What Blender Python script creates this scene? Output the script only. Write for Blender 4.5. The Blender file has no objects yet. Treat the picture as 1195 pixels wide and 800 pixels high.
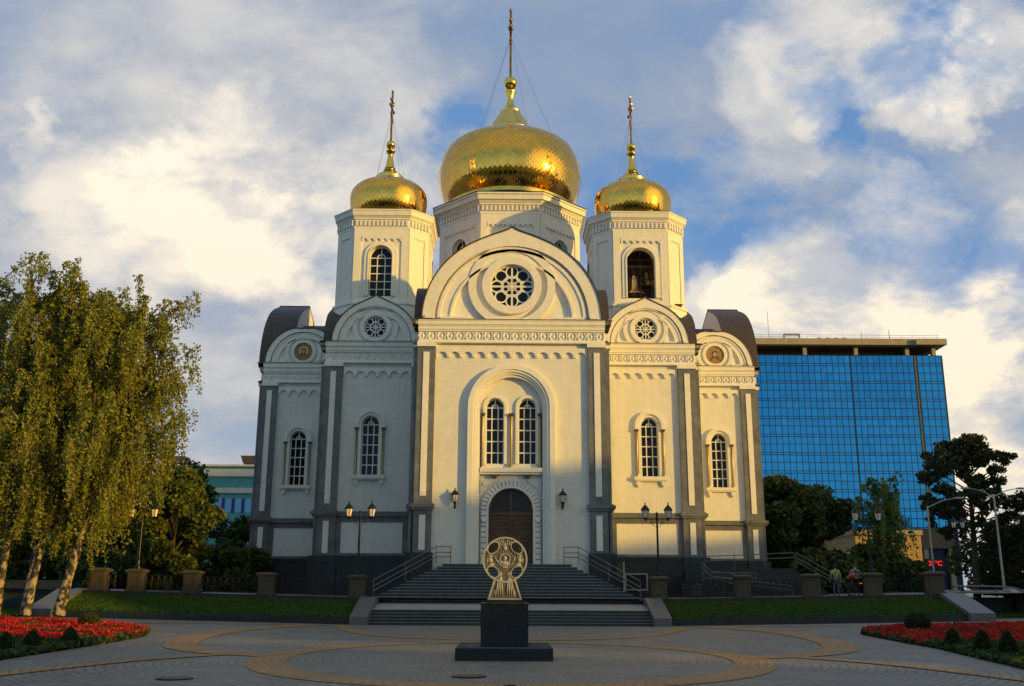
import bpy, math, random
import numpy as np
from mathutils import Vector, Matrix
from mathutils.geometry import tessellate_polygon
random.seed(7); RNG = np.random.default_rng(11)
PI = math.pi; rad = math.radians
SC = bpy.context.scene; COL = SC.collection

# ------------------------------------------------------------------ camera
cd = bpy.data.cameras.new('camera'); cam = bpy.data.objects.new('camera', cd); COL.objects.link(cam)
FPX = 1150.0; CH = 1.7; TILT = math.atan(290/FPX); ROLL = rad(0.28)
cd.sensor_width = 36; cd.lens = FPX/1195*36; cd.clip_start = 0.1; cd.clip_end = 6000
cam.location = (0, 0, CH)
cam.rotation_mode = 'XYZ'
cam.matrix_world = Matrix.Translation((0, 0, CH)) @ Matrix.Rotation(PI/2+TILT, 4, 'X') @ Matrix.Rotation(ROLL, 4, 'Z')
SC.camera = cam
def ray(px, py):
    a, b = px-597.5, 400-py
    a, b = a*math.cos(ROLL)-b*math.sin(ROLL), a*math.sin(ROLL)+b*math.cos(ROLL)
    u, v = a/FPX, b/FPX
    return Vector((u, math.cos(TILT)-v*math.sin(TILT), math.sin(TILT)+v*math.cos(TILT))).normalized()

# ------------------------------------------------------------------ light
AZ = rad(61); EL = rad(7.0)
SUN = Vector((math.sin(AZ)*math.cos(EL), -math.cos(AZ)*math.cos(EL), math.sin(EL)))
sl = bpy.data.lights.new('sun', 'SUN'); sl.energy = 4.3; sl.angle = rad(0.9); sl.color = (1.0, 0.59, 0.09)
so = bpy.data.objects.new('sun', sl); COL.objects.link(so)
so.rotation_euler = SUN.to_track_quat('Z', 'Y').to_euler(); so.location = (60, -40, 40)
SC.view_settings.view_transform = 'Standard'; SC.view_settings.look = 'None'
SC.view_settings.exposure = 0.0; SC.view_settings.gamma = 1.0; SC.view_settings.use_curve_mapping = False

W = bpy.data.worlds.new('World'); SC.world = W; W.use_nodes = True
nt = W.node_tree; N = nt.nodes; L = nt.links; N.clear()
def wn(t, **k):
    n = N.new(t)
    for a, b in k.items(): setattr(n, a, b)
    return n
def put(sock, v):
    if hasattr(v, 'links') or hasattr(v, 'is_output'): L.new(v, sock)
    else: sock.default_value = v
def wmath(op, a, b=None, c=None, clamp=False):
    n = wn('ShaderNodeMath', operation=op, use_clamp=clamp); put(n.inputs[0], a)
    if b is not None: put(n.inputs[1], b)
    if c is not None: put(n.inputs[2], c)
    return n.outputs[0]
def wmap(v, a, b, c=0.0, d=1.0):
    n = wn('ShaderNodeMapRange', interpolation_type='SMOOTHSTEP'); put(n.inputs[0], v)
    for i, q in enumerate((a, b, c, d)): n.inputs[i+1].default_value = q
    return n.outputs[0]
def wmix(f, a, b):
    n = wn('ShaderNodeMix', data_type='RGBA'); put(n.inputs[0], f); put(n.inputs[6], a); put(n.inputs[7], b); return n.outputs[2]
tc = wn('ShaderNodeTexCoord'); D0 = tc.outputs['Generated']
sep = wn('ShaderNodeSeparateXYZ'); L.new(D0, sep.inputs[0])
zc = wmath('ADD', wmath('MAXIMUM', sep.outputs[2], 0.0), 0.55)
cmb = wn('ShaderNodeCombineXYZ'); L.new(wmath('DIVIDE', sep.outputs[0], zc), cmb.inputs[0]); L.new(wmath('DIVIDE', sep.outputs[1], zc), cmb.inputs[1])
def wnoise(vec, scale, det, rough=0.55, dist=0.0, off=(0, 0, 0), st=(1, 1, 1)):
    m = wn('ShaderNodeMapping'); L.new(vec, m.inputs[0]); m.inputs[1].default_value = off; m.inputs[3].default_value = st
    n = wn('ShaderNodeTexNoise'); L.new(m.outputs[0], n.inputs['Vector'])
    n.inputs['Scale'].default_value = scale; n.inputs['Detail'].default_value = det
    n.inputs['Roughness'].default_value = rough; n.inputs['Distortion'].default_value = dist
    return n
big = wnoise(cmb.outputs[0], 2.0, 8, 0.55, 0.3, (3.1, 1.7, 0)).outputs[0]
fine = wnoise(cmb.outputs[0], 6.0, 10, 0.60, 0.25, (7.7, 4.2, 0), (1, 1.35, 1)).outputs[0]
wsp = wnoise(D0, 6.0, 9, 0.60, 0.2, (1.2, 5.0, 2.0), (1, 1, 1.6))
# direction bent by noise, so the cloud banks have ragged edges
sub = wn('ShaderNodeVectorMath', operation='SUBTRACT'); L.new(wsp.outputs['Color'], sub.inputs[0]); sub.inputs[1].default_value = (.5, .5, .5)
scl = wn('ShaderNodeVectorMath', operation='SCALE'); L.new(sub.outputs[0], scl.inputs[0]); scl.inputs['Scale'].default_value = 0.26
add = wn('ShaderNodeVectorMath', operation='ADD'); L.new(D0, add.inputs[0]); L.new(scl.outputs[0], add.inputs[1])
nrm = wn('ShaderNodeVectorMath', operation='NORMALIZE'); L.new(add.outputs[0], nrm.inputs[0])
DB = nrm.outputs[0]
def blob(px, py, rpx, w, src=DB, st=0.0):
    d = ray(px, py); n = wn('ShaderNodeVectorMath', operation='DOT_PRODUCT'); L.new(src, n.inputs[0]); n.inputs[1].default_value = d
    a = rpx/FPX*0.93
    return wmap(n.outputs['Value'], math.cos(a*1.25), math.cos(a*st), 0.0, w)
def total(bl):
    s = bl[0]
    for b in bl[1:]: s = wmath('ADD', s, b)
    return s
# banks of bright warm cloud, pale veils and holes of blue
warm = total([blob(255, 235, 110, 1.0), blob(215, 215, 60, .5), blob(310, 310, 90, .9), blob(45, 158, 30, .75), blob(110, 225, 70, .55), blob(185, 355, 55, .6), blob(400, 230, 80, .35), blob(360, 360, 60, .5),
              blob(1105, 118, 55, .75), blob(1040, 60, 60, .5), blob(950, 20, 80, .4), blob(860, 95, 70, .3), blob(1160, 60, 50, .55), blob(940, 130, 45, .4), blob(1040, 280, 70, .35), blob(930, 310, 70, .5), blob(1090, 400, 90, .9), blob(950, 385, 110, .75), blob(1130, 440, 80, .9), blob(1140, 520, 90, .75), blob(830, 350, 70, .55), blob(1185, 300, 60, .3)])
blue = total([blob(945, 75, 42, .8), blob(1000, 110, 45, .8), blob(975, 165, 45, .75), blob(1075, 40, 50, .75), blob(1110, 75, 45, .5), blob(1040, 225, 60, .5), blob(900, 255, 55, .6), blob(845, 290, 50, .7), blob(810, 200, 60, .35), blob(1110, 335, 65, .7), blob(1180, 320, 50, .5), blob(1160, 400, 40, .5),
              blob(1120, 250, 60, .2), blob(760, 230, 90, .35), blob(515, 145, 45, .5), blob(70, 295, 45, .3), blob(120, 252, 45, .35), blob(840, 20, 50, .15), blob(700, 260, 120, .2)])
pale = total([blob(200, 120, 260, .75), blob(380, 280, 200, .9), blob(60, 230, 160, .5), blob(420, 120, 130, .4), blob(1010, 60, 130, .6), blob(1150, 420, 200, .7), blob(160, 430, 260, .35), blob(900, 140, 90, .4), blob(600, 560, 300, .3)])
sky = wn('ShaderNodeTexSky', sky_type='NISHITA'); sky.sun_disc = False; sky.sun_elevation = EL; sky.sun_rotation = PI-AZ
sky.altitude = 50; sky.air_density = 1.2; sky.dust_density = 1.2; sky.ozone_density = 1.6
SKYK = 10.0      # cloud colours are given as seen, the Background strength is 1/SKYK
skyb = wn('ShaderNodeMix', data_type='RGBA', blend_type='MIX'); skyb.inputs[0].default_value = 0.55
L.new(sky.outputs[0], skyb.inputs[6]); skyb.inputs[7].default_value = (0.19*SKYK, 0.42*SKYK, 0.88*SKYK, 1)
up = wmap(sep.outputs[2], 0.0, 0.75)
grey = wmix(up, (0.40*SKYK, 0.45*SKYK, 0.52*SKYK, 1), (0.27*SKYK, 0.35*SKYK, 0.50*SKYK, 1))
light = wmix(up, (1.05*SKYK, 0.90*SKYK, 0.68*SKYK, 1), (1.08*SKYK, 1.01*SKYK, 0.88*SKYK, 1))
grey = wmix(wmath('MULTIPLY', pale, 1.0, clamp=True), grey, wmix(wmap(fine, .35, .65), (0.42*SKYK, 0.46*SKYK, 0.54*SKYK, 1), (0.66*SKYK, 0.65*SKYK, 0.64*SKYK, 1)))
veil = wmath('ADD', wmath('MULTIPLY', wmap(big, .30, .62), 0.55), wmath('MULTIPLY', wmap(fine, .35, .68), 0.5))
veil = wmath('SUBTRACT', wmath('ADD', veil, 0.36), wmath('MULTIPLY', blue, 1.5), clamp=True)
c1 = wmix(veil, skyb.outputs[2], grey)
br = wmath('MULTIPLY', wmath('ADD', warm, -0.05), wmath('ADD', wmath('MULTIPLY', wmap(fine, .34, .62), 0.8), 0.35), clamp=True)
br = wmath('ADD', br, wmath('MULTIPLY', wmap(fine, .52, .80), 0.22), clamp=True)
c2 = wmix(br, c1, light)
# the sunset side, behind the camera to the right, is brighter and warmer
dn = wn('ShaderNodeVectorMath', operation='DOT_PRODUCT'); L.new(D0, dn.inputs[0]); dn.inputs[1].default_value = SUN
sunside = wmap(dn.outputs['Value'], 0.78, 1.0, 0.0, 0.85)
# towards the east side, behind the camera, the evening sky is a darker slate blue
rear = wmap(sep.outputs[1], 0.25, -0.55, 0.0, 0.86)
dusk = wmix(wmap(fine, .35, .7), (0.09*SKYK, 0.26*SKYK, 0.44*SKYK, 1), (0.27*SKYK, 0.47*SKYK, 0.62*SKYK, 1))
dusk = wmix(wmap(sep.outputs[2], 0.30, 0.75, 0.0, 0.8), dusk, (0.42*SKYK, 0.42*SKYK, 0.36*SKYK, 1))
dusk = wmix(wmap(sep.outputs[2], 0.42, 0.02, 0.0, 0.55), dusk, (0.60*SKYK, 0.78*SKYK, 0.74*SKYK, 1))
c3 = wmix(sunside, wmix(rear, c2, dusk), (1.6*SKYK, 1.25*SKYK, 0.55*SKYK, 1))
bg = wn('ShaderNodeBackground'); L.new(c3, bg.inputs[0]); bg.inputs[1].default_value = 1/SKYK
wo = wn('ShaderNodeOutputWorld'); L.new(bg.outputs[0], wo.inputs[0])
W.cycles.sampling_method = 'MANUAL'; W.cycles.sample_map_resolution = 1024

# ------------------------------------------------------------------ object helpers
def tag(o, label=None, cat=None, group=None, kind=None):
    for k, v in (('label', label), ('category', cat), ('group', group), ('kind', kind)):
        if v: o[k] = v
    return o
def thing(name, label, cat, loc=(0, 0, 0), rz=0.0, group=None):
    o = bpy.data.objects.new(name, None); COL.objects.link(o); o.location = loc; o.rotation_euler = (0, 0, rz)
    o.empty_display_size = .2
    return tag(o, label, cat, group)
def copy_tree(o, parent=None):
    c = o.copy(); COL.objects.link(c)
    if parent is not None: c.parent = parent
    for ch in [x for x in bpy.data.objects if x.parent == o]: copy_tree(ch, c)
    return c

class MB:
    """collects faces, then becomes ONE mesh object"""
    def __init__(s): s.v = []; s.f = []; s.M = None
    def add(s, vs, fs, M=None):
        n = len(s.v); M = M or s.M
        if M is not None: vs = [M @ Vector(p) for p in vs]
        s.v += [tuple(p) for p in vs]; s.f += [tuple(i+n for i in f) for f in fs]; return s
    def box(s, x0, x1, y0, y1, z0, z1, M=None):
        return s.add([(x0,y0,z0),(x1,y0,z0),(x1,y1,z0),(x0,y1,z0),(x0,y0,z1),(x1,y0,z1),(x1,y1,z1),(x0,y1,z1)],
                     [(0,3,2,1),(4,5,6,7),(0,1,5,4),(1,2,6,5),(2,3,7,6),(3,0,4,7)], M)
    def taper(s, cx, cy, z0, z1, a0, b0, a1, b1, M=None):
        return s.add([(cx-a0,cy-b0,z0),(cx+a0,cy-b0,z0),(cx+a0,cy+b0,z0),(cx-a0,cy+b0,z0),(cx-a1,cy-b1,z1),(cx+a1,cy-b1,z1),(cx+a1,cy+b1,z1),(cx-a1,cy+b1,z1)],
                     [(0,3,2,1),(4,5,6,7),(0,1,5,4),(1,2,6,5),(2,3,7,6),(3,0,4,7)], M)
    def slab(s, outer, holes, d0, d1, back=False, M=None, taper=0.0):
        """2-D outline (u, z) pushed out towards -y from d0 to d1"""
        loops = [outer]+list(holes)
        pts = [p for lp in loops for p in lp]
        tri = tessellate_polygon([[Vector((p[0], p[1], 0)) for p in lp] for lp in loops])
        vs = [(p[0], -d1, p[1]) for p in pts]; fs = [tuple(t) for t in tri]
        if back: vs += [(p[0], -d0, p[1]) for p in pts]; fs += [tuple(i+len(pts) for i in t[::-1]) for t in tri]
        s.add(vs, fs, M)
        for lp in loops:
            n = len(lp); vs = [(p[0], -d0, p[1]) for p in lp]+[(p[0], -d1, p[1]) for p in lp]
            s.add(vs, [(i, (i+1) % n, n+(i+1) % n, n+i) for i in range(n)], M)
        return s
    def tube(s, pts, r, n=8, M=None, caps=True):
        pts = [Vector(p) for p in pts]; rs = r if isinstance(r, (list, tuple)) else [r]*len(pts)
        vs = []; up = None
        for i, p in enumerate(pts):
            t = (pts[min(i+1, len(pts)-1)]-pts[max(i-1, 0)]).normalized()
            if up is None: up = Vector((0, 0, 1)) if abs(t.z) < .9 else Vector((1, 0, 0))
            a = t.cross(up); a = a.normalized() if a.length > 1e-5 else t.orthogonal().normalized(); b = a.cross(t); up = b
            for k in range(n):
                q = 2*PI*k/n; vs.append(p+(a*math.cos(q)+b*math.sin(q))*rs[i])
        fs = [(i*n+k, i*n+(k+1) % n, (i+1)*n+(k+1) % n, (i+1)*n+k) for i in range(len(pts)-1) for k in range(n)]
        if caps: fs += [tuple(range(n))[::-1], tuple((len(pts)-1)*n+k for k in range(n))]
        return s.add(vs, fs, M)
    def lathe(s, prof, n=32, c=(0, 0, 0), M=None, ph=0.0):
        vs = [(c[0]+r*math.cos(2*PI*k/n+ph), c[1]+r*math.sin(2*PI*k/n+ph), c[2]+z) for r, z in prof for k in range(n)]
        fs = [(i*n+k, i*n+(k+1) % n, (i+1)*n+(k+1) % n, (i+1)*n+k) for i in range(len(prof)-1) for k in range(n)]
        return s.add(vs, fs, M)
    def ball(s, c, r, n=16, m=10, sq=(1, 1, 1)):
        vs = [(c[0]+r*sq[0]*math.sin(PI*i/m)*math.cos(2*PI*k/n), c[1]+r*sq[1]*math.sin(PI*i/m)*math.sin(2*PI*k/n), c[2]+r*sq[2]*math.cos(PI*i/m)) for i in range(m+1) for k in range(n)]
        return s.add(vs, [(i*n+k, i*n+(k+1) % n, (i+1)*n+(k+1) % n, (i+1)*n+k) for i in range(m) for k in range(n)])
    def build(s, name, mat, parent=None, smooth=False, loc=None):
        me = bpy.data.meshes.new(name); me.from_pydata([tuple(p) for p in s.v], [], s.f); me.update()
        me.materials.append(mat)
        if smooth:
            me.polygons.foreach_set('use_smooth', [True]*len(me.polygons))
            if smooth != 'all':
                try: me.set_sharp_from_angle(angle=rad(38))
                except Exception: pass
        o = bpy.data.objects.new(name, me); COL.objects.link(o)
        if parent is not None: o.parent = parent
        if loc: o.location = loc
        return o

def arc(cx, cz, r, a0, a1, n):     # degrees, counter-clockwise from +u
    return [(cx+r*math.cos(rad(a0+(a1-a0)*i/n)), cz+r*math.sin(rad(a0+(a1-a0)*i/n))) for i in range(n+1)]
def arch(cx, h, zb, zs, n=20):     # round-headed opening, half width h
    return [(cx+h, zb)]+arc(cx, zs, h, 0, 180, n)+[(cx-h, zb)]
def circ(cx, cz, r, n=40): return arc(cx, cz, r, 0, 360, n)[:-1]
def rect(a, b, c, d): return [(a, c), (b, c), (b, d), (a, d)]
def u_ring(cx, ho, hi, zb, zs, n=28):   # archivolt running down to zb
    return [(cx+ho, zb)]+arc(cx, zs, ho, 0, 180, n)+[(cx-ho, zb), (cx-hi, zb)]+arc(cx, zs, hi, 180, 0, n)+[(cx+hi, zb)]
def ogee(cx, z0, R, tip, n=26, base=0.0, brk=62):
    """semicircle with a pointed keel at the top"""
    right = arc(cx, z0, R, 0, brk, n//2)
    p = right[-1]; t = Vector((-math.sin(rad(brk)), math.cos(rad(brk)))); q1 = Vector(p)+t*R*0.30; q2 = Vector((cx+R*0.075, z0+tip-R*0.07)); e = Vector((cx, z0+tip))
    cur = []
    for i in range(1, 9):
        s = i/8; b = (1-s)**3*Vector(p)+3*(1-s)**2*s*q1+3*(1-s)*s*s*q2+s**3*e; cur.append((b.x, b.y))
    half = right+cur
    full = half+[(2*cx-u, z) for u, z in half[:-1][::-1]]
    if base: full = [(cx+R, z0-base)]+full+[(cx-R, z0-base)]
    return full

# ------------------------------------------------------------------ materials
def mat(name, col, rough=0.7, metal=0.0, noise=0.0, nscale=3.0, bump=0.0, bscale=20.0, brick=None, col2=None, spec=None, island=0.0, coat=0.0, emit=None, seam=None):
    m = bpy.data.materials.new(name); m.use_nodes = True; t = m.node_tree; n = t.nodes; l = t.links
    p = n['Principled BSDF']; p.inputs['Roughness'].default_value = rough; p.inputs['Metallic'].default_value = metal
    c = tuple(col)+(1,); p.inputs['Base Color'].default_value = c
    if spec is not None: p.inputs['Specular IOR Level'].default_value = spec
    if coat: p.inputs['Coat Weight'].default_value = coat; p.inputs['Coat Roughness'].default_value = .1
    tcn = n.new('ShaderNodeTexCoord'); src = tcn.outputs['Object']; cur = None
    if noise:
        a = n.new('ShaderNodeTexNoise'); a.inputs['Scale'].default_value = nscale; a.inputs['Detail'].default_value = 7; a.inputs['Roughness'].default_value = .62; l.new(src, a.inputs['Vector'])
        r = n.new('ShaderNodeMapRange'); r.inputs[1].default_value = .3; r.inputs[2].default_value = .7; l.new(a.outputs[0], r.inputs[0])
        mx = n.new('ShaderNodeMix'); mx.data_type = 'RGBA'; l.new(r.outputs[0], mx.inputs[0])
        mx.inputs[6].default_value = tuple(x*(1-noise) for x in col)+(1,); mx.inputs[7].default_value = tuple((col2 or [min(1, x*(1+noise)) for x in col]))+(1,)
        cur = mx.outputs[2]
    if name in ('white_painted_brick', 'white_plaster_trim', 'grey_granite'):
        mp = n.new('ShaderNodeMapping'); mp.inputs[3].default_value = (2.2, 2.2, .16); l.new(src, mp.inputs[0]); a = n.new('ShaderNodeTexNoise'); a.inputs['Scale'].default_value = 1.6; a.inputs['Detail'].default_value = 6; a.inputs['Roughness'].default_value = .7; l.new(mp.outputs[0], a.inputs['Vector'])
        r = n.new('ShaderNodeMapRange'); r.inputs[1].default_value = .42; r.inputs[2].default_value = .72; r.inputs[3].default_value = 1.0; r.inputs[4].default_value = .90; l.new(a.outputs[0], r.inputs[0])
        hv = n.new('ShaderNodeHueSaturation'); l.new(r.outputs[0], hv.inputs['Value']); l.new(cur, hv.inputs['Color']); cur = hv.outputs[0]
    if island:
        g = n.new('ShaderNodeNewGeometry'); r = n.new('ShaderNodeMapRange'); r.inputs[3].default_value = 1-island; r.inputs[4].default_value = 1+island
        l.new(g.outputs['Random Per Island'], r.inputs[0])
        hv = n.new('ShaderNodeHueSaturation'); l.new(r.outputs[0], hv.inputs['Value'])
        if cur is not None: l.new(cur, hv.inputs['Color'])
        else: hv.inputs['Color'].default_value = c
        cur = hv.outputs[0]
    hgt = None
    if brick:
        bw, bh, mort, dark = brick
        mp = n.new('ShaderNodeMapping'); l.new(src, mp.inputs[0])
        sx = n.new('ShaderNodeSeparateXYZ'); l.new(src, sx.inputs[0]); ad = n.new('ShaderNodeMath'); ad.operation = 'ADD'; l.new(sx.outputs[0], ad.inputs[0]); l.new(sx.outputs[1], ad.inputs[1])
        cx = n.new('ShaderNodeCombineXYZ'); l.new(ad.outputs[0], cx.inputs[0]); l.new(sx.outputs[2], cx.inputs[1])
        b = n.new('ShaderNodeTexBrick'); l.new(cx.outputs[0], b.inputs['Vector']); b.inputs['Scale'].default_value = 1; b.inputs['Brick Width'].default_value = bw; b.inputs['Row Height'].default_value = bh
        b.inputs['Mortar Size'].default_value = mort; b.inputs['Mortar Smooth'].default_value = .3
        b.inputs['Color1'].default_value = (1, 1, 1, 1); b.inputs['Color2'].default_value = (1-dark*.6,)*3+(1,); b.inputs['Mortar'].default_value = (1-dark,)*3+(1,)
        mu = n.new('ShaderNodeMix'); mu.data_type = 'RGBA'; mu.blend_type = 'MULTIPLY'; mu.inputs[0].default_value = 1
        if cur is not None: l.new(cur, mu.inputs[6])
        else: mu.inputs[6].default_value = c
        l.new(b.outputs[0], mu.inputs[7]); cur = mu.outputs[2]; hgt = b.outputs['Color']
    if cur is not None: l.new(cur, p.inputs['Base Color'])
    if bump:
        bn = n.new('ShaderNodeTexNoise'); bn.inputs['Scale'].default_value = bscale; bn.inputs['Detail'].default_value = 4; l.new(src, bn.inputs['Vector'])
        bu = n.new('ShaderNodeBump'); bu.inputs['Strength'].default_value = bump; bu.inputs['Distance'].default_value = .02; l.new(bn.outputs[0], bu.inputs['Height'])
        if hgt is not None:
            b2 = n.new('ShaderNodeBump'); b2.inputs['Strength'].default_value = .35; b2.inputs['Distance'].default_value = .01; l.new(hgt, b2.inputs['Height']); l.new(bu.outputs[0], b2.inputs['Normal']); bu = b2
        l.new(bu.outputs[0], p.inputs['Normal'])
    if emit: p.inputs['Emission Color'].default_value = tuple(emit[0])+(1,); p.inputs['Emission Strength'].default_value = emit[1]
    return m
def leafmat(name, col, var=.45, trans=.35, hue=.03):
    m = bpy.data.materials.new(name); m.use_nodes = True; t = m.node_tree; n = t.nodes; l = t.links; n.clear()
    g = n.new('ShaderNodeNewGeometry'); r = n.new('ShaderNodeMapRange'); r.inputs[3].default_value = 1-var; r.inputs[4].default_value = 1+var; l.new(g.outputs['Random Per Island'], r.inputs[0])
    ns = n.new('ShaderNodeTexNoise'); ns.inputs['Scale'].default_value = .6; tcn = n.new('ShaderNodeTexCoord'); l.new(tcn.outputs['Object'], ns.inputs['Vector'])
    r2 = n.new('ShaderNodeMapRange'); r2.inputs[1].default_value = .35; r2.inputs[2].default_value = .65; r2.inputs[3].default_value = .5-hue; r2.inputs[4].default_value = .5+hue*.3; l.new(ns.outputs[0], r2.inputs[0])
    hv = n.new('ShaderNodeHueSaturation'); hv.inputs['Color'].default_value = tuple(col)+(1,); l.new(r.outputs[0], hv.inputs['Value']); l.new(r2.outputs[0], hv.inputs['Hue'])
    d = n.new('ShaderNodeBsdfPrincipled'); d.inputs['Roughness'].default_value = .55; d.inputs['Specular IOR Level'].default_value = .25; l.new(hv.outputs[0], d.inputs['Base Color'])
    tr = n.new('ShaderNodeBsdfTranslucent'); l.new(hv.outputs[0], tr.inputs[0]); mx = n.new('ShaderNodeMixShader'); mx.inputs[0].default_value = trans
    l.new(d.outputs[0], mx.inputs[1]); l.new(tr.outputs[0], mx.inputs[2]); o = n.new('ShaderNodeOutputMaterial'); l.new(mx.outputs[0], o.inputs[0])
    return m
M = dict(
    white=mat('white_painted_brick', (.77, .76, .72), .75, noise=.05, nscale=1.2, bump=.25, bscale=30, brick=(.50, .15, .008, .09)),
    trim=mat('white_plaster_trim', (.80, .78, .73), .7, noise=.06, nscale=2.5, bump=.2, bscale=25),
    granite=mat('grey_granite', (.17, .175, .18), .42, noise=.30, nscale=1.6, bump=.1, bscale=60, brick=(1.2, .85, .008, .45)),
    plinth=mat('dark_granite', (.020, .028, .032), .35, noise=.35, nscale=3, bump=.1, brick=(.9, .45, .01, .4)),
    step=mat('dark_step_granite', (.03, .042, .05), .5, noise=.4, nscale=2.2, bump=.15, brick=(1.1, 10, .012, .35)),
    nosing=mat('worn_step_edge', (.15, .165, .17), .4, noise=.3, nscale=5),
    polished=mat('polished_black_granite', (.016, .022, .030), .12, noise=.5, nscale=30, coat=.2),
    slabg=mat('grey_cheek_granite', (.115, .115, .12), .45, noise=.2, nscale=8),
    roof=mat('dark_sheet_metal', (.03, .028, .027), .6, metal=0, noise=.3, nscale=3, brick=(.6, 2.4, .02, .4)),
    rusty=mat('brown_sheet_metal_edge', (.055, .040, .032), .55, noise=.4, nscale=4),
    glass=mat('dark_window_glass', (.010, .010, .010), .12, spec=.22, noise=.5, nscale=1.5),
    fan=mat('dark_fanlight', (.02, .012, .008), .35),
    grille=mat('white_window_bars', (.72, .72, .70), .5),
    column=mat('bronze_columns', (.36, .27, .13), .34, metal=.5, noise=.3, nscale=8),
    cap=mat('dark_capital', (.08, .07, .05), .5, metal=.3),
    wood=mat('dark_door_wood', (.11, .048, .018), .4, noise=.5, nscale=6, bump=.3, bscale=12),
    gold=mat('gilded_tiles', (1.0, .54, .10), .085, metal=1, island=.09),
    goldp=mat('gilding', (1.0, .62, .14), .16, metal=1, noise=.15, nscale=5),
    cross=mat('gilded_cross_worn', (.42, .24, .08), .3, metal=1, noise=.5, nscale=4),
    bell=mat('bronze_bell', (.60, .45, .22), .25, metal=1),
    steel=mat('brushed_steel', (.17, .17, .17), .34, metal=1, noise=.2, nscale=10),
    iron=mat('black_cast_iron', (.012, .013, .014), .4, metal=.4),
    greypole=mat('grey_painted_pole', (.36, .38, .38), .45, metal=.3),
    lampglass=mat('frosted_lamp_glass', (.78, .72, .62), .25, spec=.6),
    sand=mat('warm_sandstone', (.07, .056, .038), .7, noise=.18, nscale=5, bump=.3),
    bronze=mat('bronze_relief', (.37, .37, .36), .5, metal=.05, noise=.25, nscale=9, bump=.4, bscale=25),
    patina=mat('dark_bronze_ground', (.12, .11, .09), .6, noise=.4, nscale=10),
    lattice=mat('dark_iron_lattice', (.018, .016, .013), .5, metal=.4),
    grass_soil=mat('lawn_soil', (.035, .075, .018), .95, noise=.5, nscale=4),
    soil=mat('soil', (.03, .022, .014), .95, noise=.4, nscale=6),
    bark=mat('dark_bark', (.05, .038, .026), .9, noise=.5, nscale=6, bump=.7, bscale=12),
    concrete=mat('concrete', (.30, .29, .27), .8, noise=.2, nscale=3),
    skin=mat('skin', (.45, .27, .19), .55), hair=mat('brown_hair', (.03, .018, .01), .6, bump=.6, bscale=60),
)

def facecol(m, scale, w):  # extra crossing lines are unused
    return m

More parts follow.
